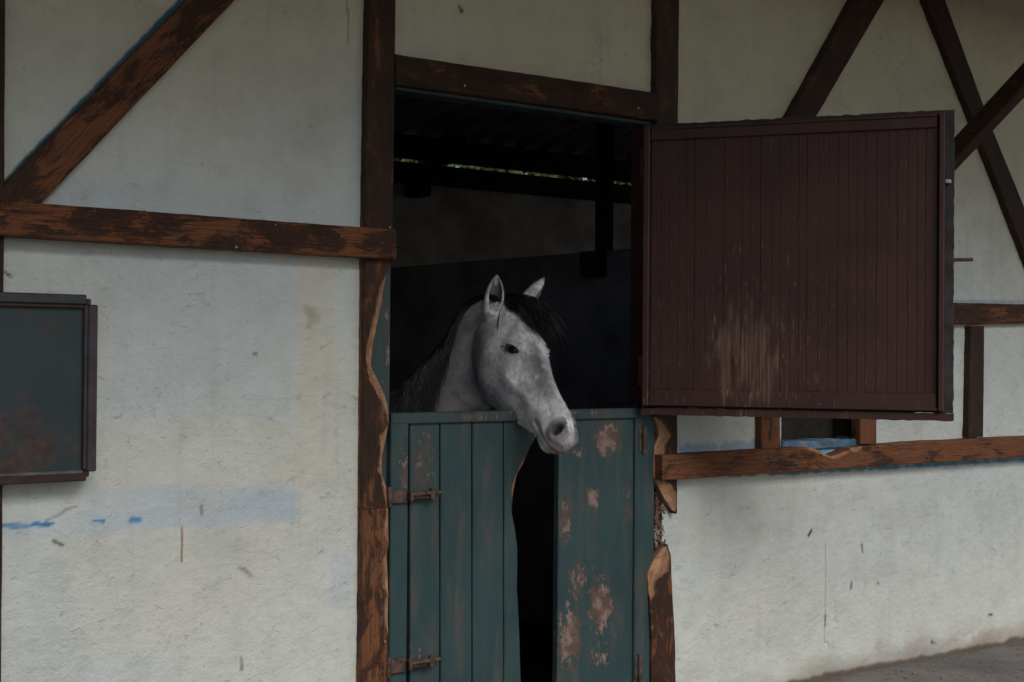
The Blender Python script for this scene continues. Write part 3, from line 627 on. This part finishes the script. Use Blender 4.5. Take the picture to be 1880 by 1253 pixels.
# ------------------------------------------------------------------ the horse
HR = np.array([[-.0951, .9943, .0482], [-.7183, -.035, -.6948], [-.6892, -.1006, .7176]]); HP = np.array([-.0129, .1146, 1.4106])
KX = .945
drop = lambda x: .012*np.clip((x-.25)/.35, 0, 2)**1.5
def h2w(p): return np.asarray(p, float) @ HR.T + HP          # head frame: x poll to lips, y the horse's left, z out of the forehead
def w2h(p): return (np.asarray(p, float)-HP) @ HR
ST = np.array([(-.05, -.03, -.185, .045, .056, .056, .045), (0, 0, -.232, .058, .072, .07, .052), (.05, .02, -.258, .07, .082, .074, .052), (.10, .03, -.265, .078, .090, .074, .055),
    (.15, .034, -.272, .086, .094, .078, .058), (.20, .032, -.262, .086, .094, .076, .055), (.25, .024, -.24, .074, .085, .07, .05), (.30, .014, -.226, .060, .073, .06, .042),
    (.36, .006, -.198, .047, .060, .05, .036), (.42, 0, -.170, .041, .053, .045, .034), (.47, -.004, -.152, .042, .053, .046, .034), (.51, -.008, -.146, .047, .057, .048, .036),
    (.55, -.012, -.146, .049, .059, .048, .036), (.58, -.022, -.130, .045, .054, .042, .032), (.602, -.040, -.100, .034, .042, .032, .022), (.612, -.055, -.08, .018, .023, .017, .012)])
def ring_mesh(R_):
    n, m_ = R_.shape[:2]; V = R_.reshape(-1, 3); I = np.arange(n*m_).reshape(n, m_); Ir = np.roll(I, -1, 1)
    F = [tuple(f) for f in np.stack([I[:-1], Ir[:-1], Ir[1:], I[1:]], -1).reshape(-1, 4)]
    return V, F+[tuple(I[0, ::-1]), tuple(I[-1])]
def head_loft():
    xs = np.linspace(-.05, .612, 70); T = np.stack([np.interp(xs, ST[:, 0], ST[:, i]) for i in range(7)], 1)
    for k in range(2):
        T2 = T.copy(); T2[1:-1] = (T[:-2]+2*T[1:-1]+T[2:])/4; T = T2
    mz_ = 1/(1+np.exp(-(xs-.4)/.04)); T[:, 2] *= 1.045*(1-mz_)+1.05*mz_
    a = np.linspace(0, 2*np.pi, 48, endpoint=False); v = (1-np.cos(a))/2; rr = []
    for i, x in enumerate(xs):
        w_ = np.interp(v, [0, .15, .4, .7, .92, 1], [T[i, 3], T[i, 3], T[i, 4], T[i, 5], T[i, 6], T[i, 6]])
        fac = np.maximum(0, 1-np.abs(2*v-1)**2.6)**(1/2.6)
        rr.append(np.stack([np.full(48, x*KX), -np.sign(np.sin(a))*w_*fac, T[i, 1]+(T[i, 2]-T[i, 1])*v+drop(x)], 1))
    V, F = ring_mesh(np.array(rr)); return h2w(V), F
def tube(C, ra, rb, Nn, m_=28):
    """loft of ellipses: centres C, half axis ra along Nn (normal in the body's plane), rb sideways"""
    C = np.array(C, float); n = len(C); T = np.gradient(C, axis=0); T /= np.linalg.norm(T, axis=1, keepdims=True)
    Nn = np.array(Nn, float); Nn = Nn-T*(Nn*T).sum(1, keepdims=True); Nn /= np.linalg.norm(Nn, axis=1, keepdims=True); Bn = np.cross(T, Nn)
    a = np.linspace(0, 2*np.pi, m_, endpoint=False)
    return ring_mesh(np.stack([C[i]+np.outer(np.cos(a)*ra[i], Nn[i])+np.outer(np.sin(a)*rb[i], Bn[i]) for i in range(n)]))
def smooth_curve(P, n):
    P = np.array(P, float); t = np.linspace(0, len(P)-1, n); out = []
    for u in t:
        i = min(int(u), len(P)-2); f = u-i; p0, p1, p2, p3 = P[max(i-1, 0)], P[i], P[i+1], P[min(i+2, len(P)-1)]
        out.append(.5*((2*p1)+(-p0+p2)*f+(2*p0-5*p1+4*p2-p3)*f*f+(-p0+3*p1-3*p2+p3)*f**3))
    return np.array(out)
pieces = [head_loft()]
BD = np.array([-.62, .78, 0.]); BD /= np.linalg.norm(BD)      # horizontal direction from chest towards the tail
BS = np.array([BD[1], -BD[0], 0.])
#                centre (x,y,z)        half depth  half width
NK = np.array([(*h2w((.05, 0, -.105)), .100, .058), (*h2w((-.02, 0, -.11)), .112, .060), (-.050, .262, 1.225, .122, .066), (-.095, .335, 1.11, .140, .078), (-.155, .415, .985, .165, .10), (-.26, .53, .88, .215, .15), (-.37, .66, .85, .24, .18)])
nk = smooth_curve(NK, 36)
Nn = np.tile(BD*.75+np.array([0, 0, .66]), (36, 1)); hz = HR[:, 0]*-.6+HR[:, 2]*.8
for i in range(36): Nn[i] = Nn[i]*min(1, i/9)+hz*max(0, 1-i/9)
pieces.append(tube(nk[:, :3], nk[:, 3], nk[:, 4], Nn))
CH = np.array([-.30, .52, 0.])
TR = smooth_curve([(0.0, .90, .15, .12), (.08, .92, .235, .17), (.28, .97, .29, .215), (.55, .95, .29, .25), (.85, .96, .285, .265), (1.15, 1.0, .265, .25), (1.35, 1.02, .235, .225), (1.5, .99, .17, .16), (1.56, .97, .09, .09)], 40)
C3 = np.array([CH+BD*t[0]+np.array([0, 0, t[1]-.06]) for t in TR]); pieces.append(tube(C3, TR[:, 2], TR[:, 3], np.tile([0, 0, 1.], (40, 1))))
def leg(off, side, pts):
    P = smooth_curve(pts, 30); C = np.array([CH+BD*(off+p[0])+BS*side+np.array([0, 0, p[1]]) for p in P]); return tube(C, P[:, 2], P[:, 3], np.tile(BD, (30, 1)), 20)
for sd_ in (-.13, .13):
    pieces.append(leg(.22, sd_, [(0, .92, .12, .07), (.02, .72, .095, .065), (0, .56, .062, .05), (0, .42, .045, .042), (.0, .37, .044, .04), (0, .30, .032, .03), (0, .17, .03, .027), (-.01, .12, .036, .033), (-.035, .075, .034, .034), (-.05, .05, .05, .05), (-.06, .014, .062, .058)]))
    pieces.append(leg(1.28, sd_*1.05, [(0, .98, .17, .09), (-.05, .80, .15, .085), (-.03, .64, .09, .06), (.06, .52, .055, .045), (.09, .45, .05, .04), (.075, .36, .036, .034), (.06, .18, .032, .03), (.05, .12, .038, .034), (.025, .075, .035, .034), (.01, .05, .05, .05), (.0, .014, .062, .058)]))
def ear(base, tip, openv, L=None, wmax=.034):
    """hollow leaf-shaped ear; base, tip, openv in the head frame"""
    base, tip, openv = (np.array(v, float) for v in (base, tip, openv)); ax_ = tip-base; L = np.linalg.norm(ax_); ax_ /= L
    o = openv-ax_*(openv@ax_); o /= np.linalg.norm(o); s = np.cross(ax_, o); rr = []
    for t in np.linspace(0, 1, 22):
        wd = wmax*(np.interp(t, [0, .12, .35, .55, .75, .9, .97, 1], [.75, .9, 1.0, .90, .60, .29, .11, .03])); op = np.interp(t, [0, .15, .4, .8, 1], [.3, .9, 1.25, 1.15, .9])
        c = base+ax_*t*L + o*(.012*np.sin(t*2.6))
        th_ = np.linspace(math.pi*.5+op*.75, math.pi*2.5-op*.75, 20); outr = [c+wd*(np.cos(x)*s*1.0+np.sin(x)*o*.85) for x in th_]
        k = max(.0045, .009*(1-t*.45)); w2 = max(wd-k, wd*.2); inn = [c+w2*(np.cos(x)*s+np.sin(x)*o*.85) for x in th_[::-1]]
        if t < .12: inn = [c+w2*.3*(np.cos(x)*s+np.sin(x)*o*.85)+ax_*.0 for x in th_[::-1]]
        rr.append(outr+inn)
    V, F = ring_mesh(np.array(rr)); return h2w(V), F
EARS = [((.012, -.066, -.034), (-.132, -.019, .034), (.75, -.35, .42)), ((-.012, .048, .010), (-.124, .155, .068), (.15, .9, .3))]
for e in EARS: pieces.append(ear(*e))
tmp = bpy.data.meshes.new('tmp'); Vs, Fs, off = [], [], 0
for V, F in pieces:
    Vs += [tuple(map(float, v)) for v in V]; Fs += [tuple(int(i)+off for i in f) for f in F]; off += len(V)
tmp.from_pydata(Vs, [], Fs); tmp.update()
bm = bmesh.new(); bm.from_mesh(tmp); bmesh.ops.recalc_face_normals(bm, faces=bm.faces); bm.to_mesh(tmp); bm.free()
to = bpy.data.objects.new('tmp', tmp); COL.objects.link(to)
rm = to.modifiers.new('r', 'REMESH'); rm.mode = 'VOXEL'; rm.voxel_size = .0046
sm = to.modifiers.new('s', 'SMOOTH'); sm.factor = .5; sm.iterations = 4
dg = bpy.context.evaluated_depsgraph_get(); ev = to.evaluated_get(dg); hm = bpy.data.meshes.new_from_object(ev)
bpy.data.objects.remove(to); bpy.data.meshes.remove(tmp)
nv = len(hm.vertices); co = np.empty(nv*3, np.float32); hm.vertices.foreach_get('co', co); co = co.reshape(-1, 3).astype(float)
no = np.empty(nv*3, np.float32); hm.vertices.foreach_get('normal', no); no = no.reshape(-1, 3).astype(float)
h = w2h(co); hn = no @ HR; side = np.abs(h[:, 1]); isHead = (h[:, 0] > -.03) & (h[:, 0] < .65) & (np.abs(h[:, 1]) < .16) & (h[:, 2] > -.32) & (h[:, 2] < .06)
EYE = np.array([.204, .088, -.018]); NOS = np.array([.568, .046, -.040])
def gs(d, r): return np.exp(-(d/r)**2)
disp = np.zeros(nv); X, Y_ = h[:, 0]/KX, side; Z = h[:, 2]-drop(X); lat = np.abs(hn[:, 1])
d2 = lambda cx_, cz_, sx=1., sz=1.: np.hypot((X-cx_)/sx, (Z-cz_)/sz)
sideM = isHead*sstep(.25, .7, lat)
# brow, orbit, hollow above the eye, cheek muscle, face crest, nose, chin
disp += .010*gs(np.hypot(np.hypot(X-.180, Z+.004), (Y_-.085)*.8), .030)*isHead
disp += .004*gs(d2(.20, -.05, 1.5, .6), .028)*sideM - .012*gs(d2(.115, .0, 1.3, 1), .028)*sideM
disp += .012*gs(d2(.115, -.165, 1.0, 1.0), .085)*sideM - .006*gs(d2(.235, -.16, .5, 1.6), .05)*sideM
tcr = np.clip((X-.24)/.14, 0, 1); disp += .0028*gs(Z-(-.088+.012*tcr), .013)*sideM*sstep(.22, .27, X)*sstep(.41, .34, X)
disp -= .005*gs(d2(.36, -.045, 1.6, .7), .04)*sideM
disp += .004*gs(d2(.44, -.10, 1.2, .9), .03)*sideM
disp -= .008*gs(X-.475, .02)*sstep(-.115, -.14, Z)*isHead; disp += .007*gs(d2(.535, -.150, 1.2, .7), .024)*isHead
# nostril: flared rim and a deep comma-shaped hollow
u_, v_ = X-NOS[0], Z-NOS[2]; ang = .55; uu = u_*math.cos(ang)+v_*math.sin(ang); vv_ = -u_*math.sin(ang)+v_*math.cos(ang)
dn = np.hypot(uu/.0145, vv_/.023); mN = isHead*(Y_ > .012)
disp += .0045*np.exp(-((dn-1.4)/.6)**2)*mN
nosM = sstep(1.12, .72, dn)*mN; disp -= .022*nosM
# mouth
xm = np.clip((X-.468)/.135, 0, 1); zm = -.094-.022*xm+.010*np.sin(xm*math.pi)
mM = isHead*sstep(.462, .476, X); mouth = gs(Z-zm, .0055)*mM; disp -= .011*mouth
disp += .0045*gs(Z-zm-.016, .010)*mM*sstep(.49, .54, X)+.004*gs(Z-zm+.016, .010)*mM
# eye opening: almond pressed in, lids raised around it
ue, ve = X-EYE[0], Z-EYE[2]; ang = .50; ue, ve = ue*math.cos(ang)+ve*math.sin(ang), -ue*math.sin(ang)+ve*math.cos(ang)
hgt = np.where(ve > 0, .0092, .0108)*np.sqrt(np.clip(1-(ue/.027)**2, 0.02, 1)); de = np.abs(ve)/hgt; de = np.maximum(de, np.abs(ue)/.027)
eM = isHead*(Y_ > .05); near_eye = eM.astype(bool) & (np.abs(ue) < .012) & (np.abs(ve) < .012); eye_y = float(np.median((Y_+disp*lat)[near_eye])); eyeIn = sstep(1.12, .85, de)*eM; disp -= .013*eyeIn
lid = np.exp(-((de-1.35)/.35)**2)*eM*(np.abs(ue) < .034); disp += .006*lid*np.where(ve > 0, 1.5, .7)
disp -= .003*np.exp(-((ve-.026)/.004)**2)*gs(ue, .022)*eM
# veins / uneven surface
disp += .0012*(fbm(h*28, 5, 3)-.5)*isHead
co2 = co+no*disp[:, None]
hm.vertices.foreach_set('co', co2.astype(np.float32).ravel()); hm.update()
# coat colours
n1, n2, n3 = fbm(h*[14, 16, 14], 2, 4), fbm(h*[34, 40, 34], 8, 4), fbm(h*[90, 90, 90], 11, 2)
coat = np.empty((nv, 3)); coat[:] = (.90, .895, .92)
def cb(mask, c):
    global coat
    mk = np.clip(mask, 0, 1)[:, None]; coat = coat*(1-mk)+np.array(c)*mk
cb(.75*sstep(.42, .66, n1), (.58, .58, .61)); cb(.6*sstep(.48, .68, n2), (.40, .40, .43)); cb(.35*sstep(.5, .72, n3), (.30, .30, .32))
dark_nose = gs(np.hypot((X-.31)/2.7, (h[:, 1]+.018)/.6), .052)*sstep(-.06, -.01, Z)*isHead
cb(.95*dark_nose*sstep(.25, .55, n2+.12), (.11, .11, .125))
cb(.45*gs(d2(.40, -.06, 1.8, .8), .05)*isHead*sstep(.35, .6, n2), (.27, .27, .30)); cb(.35*gs(d2(.24, -.09, .7, .7), .05)*sideM*sstep(.4, .6, n2), (.30, .29, .30))
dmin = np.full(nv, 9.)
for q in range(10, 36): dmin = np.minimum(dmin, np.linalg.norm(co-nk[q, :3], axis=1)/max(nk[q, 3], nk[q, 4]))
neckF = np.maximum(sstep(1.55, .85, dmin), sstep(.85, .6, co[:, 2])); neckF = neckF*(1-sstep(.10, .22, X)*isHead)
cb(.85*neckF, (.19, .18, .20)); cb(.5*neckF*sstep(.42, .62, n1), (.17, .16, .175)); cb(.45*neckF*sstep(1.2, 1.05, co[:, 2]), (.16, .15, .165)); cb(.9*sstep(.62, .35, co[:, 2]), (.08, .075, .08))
cb(.55*gs(np.hypot(ue/1.6, ve), .022)*eM, (.20, .19, .20)); cb(.92*sstep(1.75, 1.15, de)*eM, (.025, .022, .024)); cb(.5*np.exp(-((ve-.024)/.006)**2)*gs(ue, .024)*eM, (.26, .25, .26))
cb(.95*sstep(2.9, 1.2, dn)*mN*(.6+.5*n2), (.10, .095, .11)); cb(.97*nosM, (.012, .010, .011))
cb(.55*sstep(.575, .60, X)*isHead, (.30, .25, .25)); cb(.65*sstep(-.085, -.115, Z)*sstep(.55, .585, X)*isHead, (.40, .27, .19)); cb(.9*gs(Z-zm, .0045)*mM, (.05, .04, .04))
cb(.35*gs(Z-zm, .016)*mM, (.2, .17, .16))
for (b_, t_, o_) in EARS:
    b_, t_, o_ = (np.array(v, float) for v in (b_, t_, o_)); ax_ = t_-b_; L = np.linalg.norm(ax_); ax_ /= L; rel = h-b_; s_ = rel@ax_; rad = rel-np.outer(s_, ax_)
    inE = (s_ > .012) & (np.linalg.norm(rad, axis=1) < .05) & (s_ < L*1.05); oo = o_-ax_*(o_@ax_); oo /= np.linalg.norm(oo)
    inside = (hn*(rad-oo*.0)).sum(1) < -.2*np.linalg.norm(rad, axis=1)
    cb(.95*(inE & inside)*(.7+.5*n2), (.045, .042, .045)); cb(.5*inE*sstep(L*.62, L, s_), (.14, .13, .14)); cb(.35*inE*(n2 > .45), (.30, .29, .30))
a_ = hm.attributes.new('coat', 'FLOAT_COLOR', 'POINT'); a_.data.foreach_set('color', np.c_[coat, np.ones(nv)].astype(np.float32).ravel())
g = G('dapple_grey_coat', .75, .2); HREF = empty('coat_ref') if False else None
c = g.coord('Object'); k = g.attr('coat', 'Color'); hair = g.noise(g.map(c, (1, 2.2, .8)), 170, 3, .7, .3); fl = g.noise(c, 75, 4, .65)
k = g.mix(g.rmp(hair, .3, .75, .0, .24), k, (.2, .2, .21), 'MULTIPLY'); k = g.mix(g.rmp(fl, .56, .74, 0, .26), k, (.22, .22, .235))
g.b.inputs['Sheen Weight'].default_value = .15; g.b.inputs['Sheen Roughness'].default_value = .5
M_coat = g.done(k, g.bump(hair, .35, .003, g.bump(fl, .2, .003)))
hm.materials.clear(); hm.materials.append(M_coat); hm.polygons.foreach_set('use_smooth', np.ones(len(hm.polygons), bool))
fur_i = rng.choice(np.where(isHead | ((h[:, 0] < .02) & (co[:, 2] > 1.0) & (co[:, 1] < .7)))[0], 60000); fp, fn = co2[fur_i], no[fur_i]
flow = HR[:, 0]*.75+np.array([0, 0, -.45]); fd = flow-fn*(fn@flow)[:, None]; fd /= np.linalg.norm(fd, axis=1, keepdims=True)+1e-9
fd = fd+rng.normal(size=fd.shape)*.22+fn*rng.uniform(.12, .38, (len(fp), 1)); fd /= np.linalg.norm(fd, axis=1, keepdims=True)
fs = np.cross(fd, fn); fs /= np.linalg.norm(fs, axis=1, keepdims=True)+1e-9
bald = (nosM[fur_i] > .2) | (eyeIn[fur_i] > .05) | (de[fur_i] < 1.5) & (eM[fur_i] > 0) | (mouth[fur_i] > .5)
fL = rng.uniform(.006, .012, (len(fp), 1)); fw_ = .0006; fur_ok = ~bald; fp, fd, fs, fL, fc = fp[fur_ok], fd[fur_ok], fs[fur_ok], fL[fur_ok], coat[fur_i][fur_ok]
fp = fp+rng.normal(size=fp.shape)*.0012; fc = fc*rng.uniform(.78, 1.14, (len(fp), 1)); FV = np.stack([fp-fs*fw_-fn[fur_ok]*.001, fp+fs*fw_-fn[fur_ok]*.001, fp+fd*fL], 1).reshape(-1, 3)
horse = empty('horse', (float(CH[0]+BD[0]*.7), float(CH[1]+BD[1]*.7), 0.012))
tag(horse, 'dapple grey horse with black mane looking out over the green half door', 'horse')
def under(o, par):
    o.parent = par; o.matrix_parent_inverse = Matrix.Translation(-Vector(par.location)); return o
under(mesh_np('short_hair', FV, np.arange(len(FV)).reshape(-1, 3), M_coat, None, smooth=False, attrs={'coat': np.repeat(fc, 3, 0)}), horse)['kind'] = 'stuff'
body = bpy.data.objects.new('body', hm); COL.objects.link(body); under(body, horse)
g = G('dark_eye', .08, .6); M_eye = g.done(g.mix(g.rmp(g.noise(g.coord(), 30, 2), .4, .6), (.006, .005, .005), (.014, .010, .008)))
for s_ in (-1, 1):
    bm = bmesh.new(); bmesh.ops.create_uvsphere(bm, u_segments=24, v_segments=16, radius=.0275); c0 = h2w((EYE[0]*KX, s_*(eye_y-.0275+.0005), EYE[2]))
    bmesh.ops.translate(bm, vec=Vector(c0), verts=bm.verts); under(bm_obj('eye', bm, M_eye, None, smooth=True), horse)
# hair: tapered three-sided strands
def strands(name, lst, mat, par, r0=.0011, segs=10):
    Vs, Fs = [], []; off = 0
    for pts, rr in lst:
        P = smooth_curve(pts, segs); T = np.gradient(P, axis=0); T /= np.linalg.norm(T, axis=1, keepdims=True)+1e-9
        rf = np.array([.3, .5, .81]); A_ = np.cross(T, rf); A_ /= np.linalg.norm(A_, axis=1, keepdims=True)+1e-9; B_ = np.cross(T, A_)
        w_ = rr*np.interp(np.linspace(0, 1, segs), [0, .15, .7, 1], [.8, 1, .8, .12])[:, None]
        ring = np.stack([P+w_*(A_*math.cos(x)+B_*math.sin(x)) for x in (0, 2.094, 4.189)], 1); Vs.append(ring.reshape(-1, 3))
        I = np.arange(segs*3).reshape(segs, 3)+off; Ir = np.roll(I, -1, 1); Fs.append(np.stack([I[:-1], Ir[:-1], Ir[1:], I[1:]], -1).reshape(-1, 4)); off += segs*3
    return under(mesh_np(name, np.concatenate(Vs), np.concatenate(Fs), mat), par)
g = G('black_hair', .42, .5); M_hair = g.done(g.mix(g.rmp(g.noise(g.coord(), 60, 3), .35, .65), (.006, .006, .007), (.017, .016, .019)))
mane = []
TN = np.gradient(nk[:, :3], axis=0); TN /= np.linalg.norm(TN, axis=1, keepdims=True)
NN = Nn-TN*(Nn*TN).sum(1, keepdims=True); NN /= np.linalg.norm(NN, axis=1, keepdims=True); BN = np.cross(TN, NN)
camside = np.sign((BN[15]*(CAM-nk[15, :3])).sum())
BN = BN*camside                                   # sideways, towards the side the photograph shows
def neck_at(u):
    u = min(max(u, 0), 34.999); j = int(u); f = u-j; L_ = lambda A_: A_[j]*(1-f)+A_[j+1]*f
    return L_(nk[:, :3]), L_(nk[:, 3]), L_(nk[:, 4]), L_(NN), L_(BN)
for i in range(7000):
    u0 = rng.uniform(.12, .80)*35; du = rng.uniform(3, 11)*np.interp(u0, [5, 12], [.55, 1]); near = rng.random() < .84
    cover = float(np.interp(u0+du*.7, [4, 9, 16, 24, 30], [.36, .8, 1.55, 2.0, 2.1])); te = cover*rng.random()**.7 if near else -rng.uniform(.3, 1.4)
    ph = rng.uniform(-.14, .14); lf = rng.uniform(.02, .10); wv = rng.normal()*.03; pts = []
    for q in np.linspace(0, 1, 7):
        c_, ra, rb, n_, b_ = neck_at(u0+du*q**1.2); th_ = ph+te*q**.8+wv*math.sin(q*5); l_ = 1.01+lf*(math.sin(min(1., q*1.5)*math.pi*.75)+.15)
        pts.append(c_+n_*math.cos(th_)*(ra*l_+.004)+b_*math.sin(th_)*(rb*l_+.006+.012*lf*10*q))
    mane.append((pts, rng.uniform(.0010, .0021)))
strands('mane', mane, M_hair, horse, segs=12)
fore = []
for i in range(1150):
    y0_ = max(-.022, rng.normal()*.020+.012); x0_ = rng.uniform(-.045, .02); L = rng.uniform(.62, 1.08); sp_ = rng.normal()*.018; hb = rng.uniform(0, 1)
    tgt = np.array([.145+.05*rng.normal()*.6, .056+sp_*1.4+.018*hb, .044-.3*max(0, sp_)*.5+.009*hb])
    p0 = np.array([x0_, y0_, .012]); p1 = p0+np.array([.012, .012+sp_*.2, .022+.012*hb]); p3 = p0+(tgt-p0)*L; p2 = p1*.45+p3*.55+np.array([0, .006, .016+.009*hb])
    fore.append(([h2w(p) for p in (p0, p1, p2, p3)], rng.uniform(.0009, .0018)))
for i in range(260):                              # fringe lying down the near side of the forehead
    y0_ = rng.uniform(-.026, .02); p0 = np.array([rng.uniform(-.02, .03), y0_, .018]); e = np.array([rng.uniform(.09, .19), y0_+rng.uniform(.0, .055), .043]); md = (p0+e)/2+[0, -.004, .022]
    fore.append(([h2w(p) for p in (p0, md*.6+p0*.4+[0, 0, .008], md, e)], rng.uniform(.0008, .0015)))
for i in range(9):
    fore.append(([h2w(p) for p in ((.0, -.03, .02), (.03, -.062, .03), (.07, -.088+.001*i*.5, .012), (.105+.003*i, -.096-.0006*i, -.012))], .0008))
strands('forelock', fore, M_hair, horse)
tl = []
for i in range(300):
    p0 = CH+BD*1.55+np.array([rng.normal()*.02, rng.normal()*.02, 1.02]); tl.append(([p0, p0+BD*.08+[0, 0, -.1], p0+BD*.1+BS*rng.normal()*.03+[0, 0, -.45], p0+BD*.08+BS*rng.normal()*.05+[0, 0, -.75]], .0025))
strands('tail', tl, M_hair, horse)

# ------------------------------------------------------------------ trees behind the stable (seen through the gap under the roof)
M_leafg = mat_simple('tree_leaves', (.055, .085, .025), .7, 3, .5, 0); M_bark = mat_simple('tree_bark', (.07, .055, .04), .9, 12, .4, .6)
for i, (x, y, hh, lab) in enumerate(((2.2, 8.2, 4.6, 'leafy green tree seen through the left of the gap under the roof'), (4.6, 9.2, 5.2, 'leafy green tree seen through the middle of the gap under the roof'), (7.6, 8.8, 4.8, 'leafy green tree seen at the right end of the gap under the roof'))):
    t = empty('tree', (x, y, -.05)); tag(t, lab, 'tree', 'trees behind the stable')
    bms = [cyl_bm((0, 0, 0), (.05, 0, hh*.55), .11, 10)]
    for k in range(6):
        a = k*1.05; bms.append(cyl_bm((.03, 0, hh*(.3+.04*k)), (math.cos(a)*1.0, math.sin(a)*1.0, hh*(.55+.05*k)), .035, 6))
    bm_obj('trunk', join_bm(bms), M_bark, t)
    n = 9500; d = rng.normal(size=(n, 3)); d /= np.linalg.norm(d, axis=1, keepdims=True); r_ = rng.uniform(.2, 1, n)**.5
    c = d*r_[:, None]*[1.7, 1.5, hh*.36]+[0, 0, hh*.62]; kk = fbm(c*1.6, 77+i, 3) > .33; c = c[kk]; n = len(c)
    a = rng.normal(size=(n, 3)); a /= np.linalg.norm(a, axis=1, keepdims=True); b = np.cross(a, rng.normal(size=(n, 3))); b /= np.linalg.norm(b, axis=1, keepdims=True)
    s1, s2 = rng.uniform(.05, .09, (n, 1)), rng.uniform(.025, .05, (n, 1))
    V = np.stack([c-a*s1, c+b*s2, c+a*s1, c-b*s2], 1).reshape(-1, 3); mesh_np('crown', V, np.arange(4*n).reshape(n, 4), M_leafg, t, smooth=False)

# ------------------------------------------------------------------ grit and bits of straw on the concrete
gb = []; gm = []
for i in range(420):
    x, y = rng.uniform(1.0, 4.0), -.02-abs(rng.normal())*.35
    if i % 3: r_ = rng.uniform(.002, .007); V = np.array([(1, 0, 0), (-1, 0, 0), (0, 1, 0), (0, -1, 0), (0, 0, .8), (0, 0, -.8)])*r_*rng.uniform(.6, 1.3, 3)+[x, y, .004]; Ff = [(0, 2, 4), (2, 1, 4), (1, 3, 4), (3, 0, 4), (2, 0, 5), (1, 2, 5), (3, 1, 5), (0, 3, 5)]
    else:
        a = rng.uniform(0, 6.28); l = rng.uniform(.02, .05); d = np.array([math.cos(a), math.sin(a), 0])*l; n_ = np.array([-math.sin(a), math.cos(a), 0])*.0012; p = np.array([x, y, .007])
        V = np.array([p-n_, p+n_, p+d+n_, p+d-n_, p+[0, 0, .0015], p+d+[0, 0, .0015]]); Ff = [(0, 3, 5, 4), (1, 4, 5, 2), (0, 1, 2, 3)]
    o_ = sum(len(v) for v in gb); gb.append(V); gm += [tuple(q+o_ for q in f) for f in Ff]
tag(mesh_np('grit', np.concatenate(gb), gm, mat_simple('grit_and_straw', (.20, .16, .11), .9, 30, .5, 0), None, smooth=False), 'scattered grit and straw on the concrete by the wall', 'grit', kind='stuff')
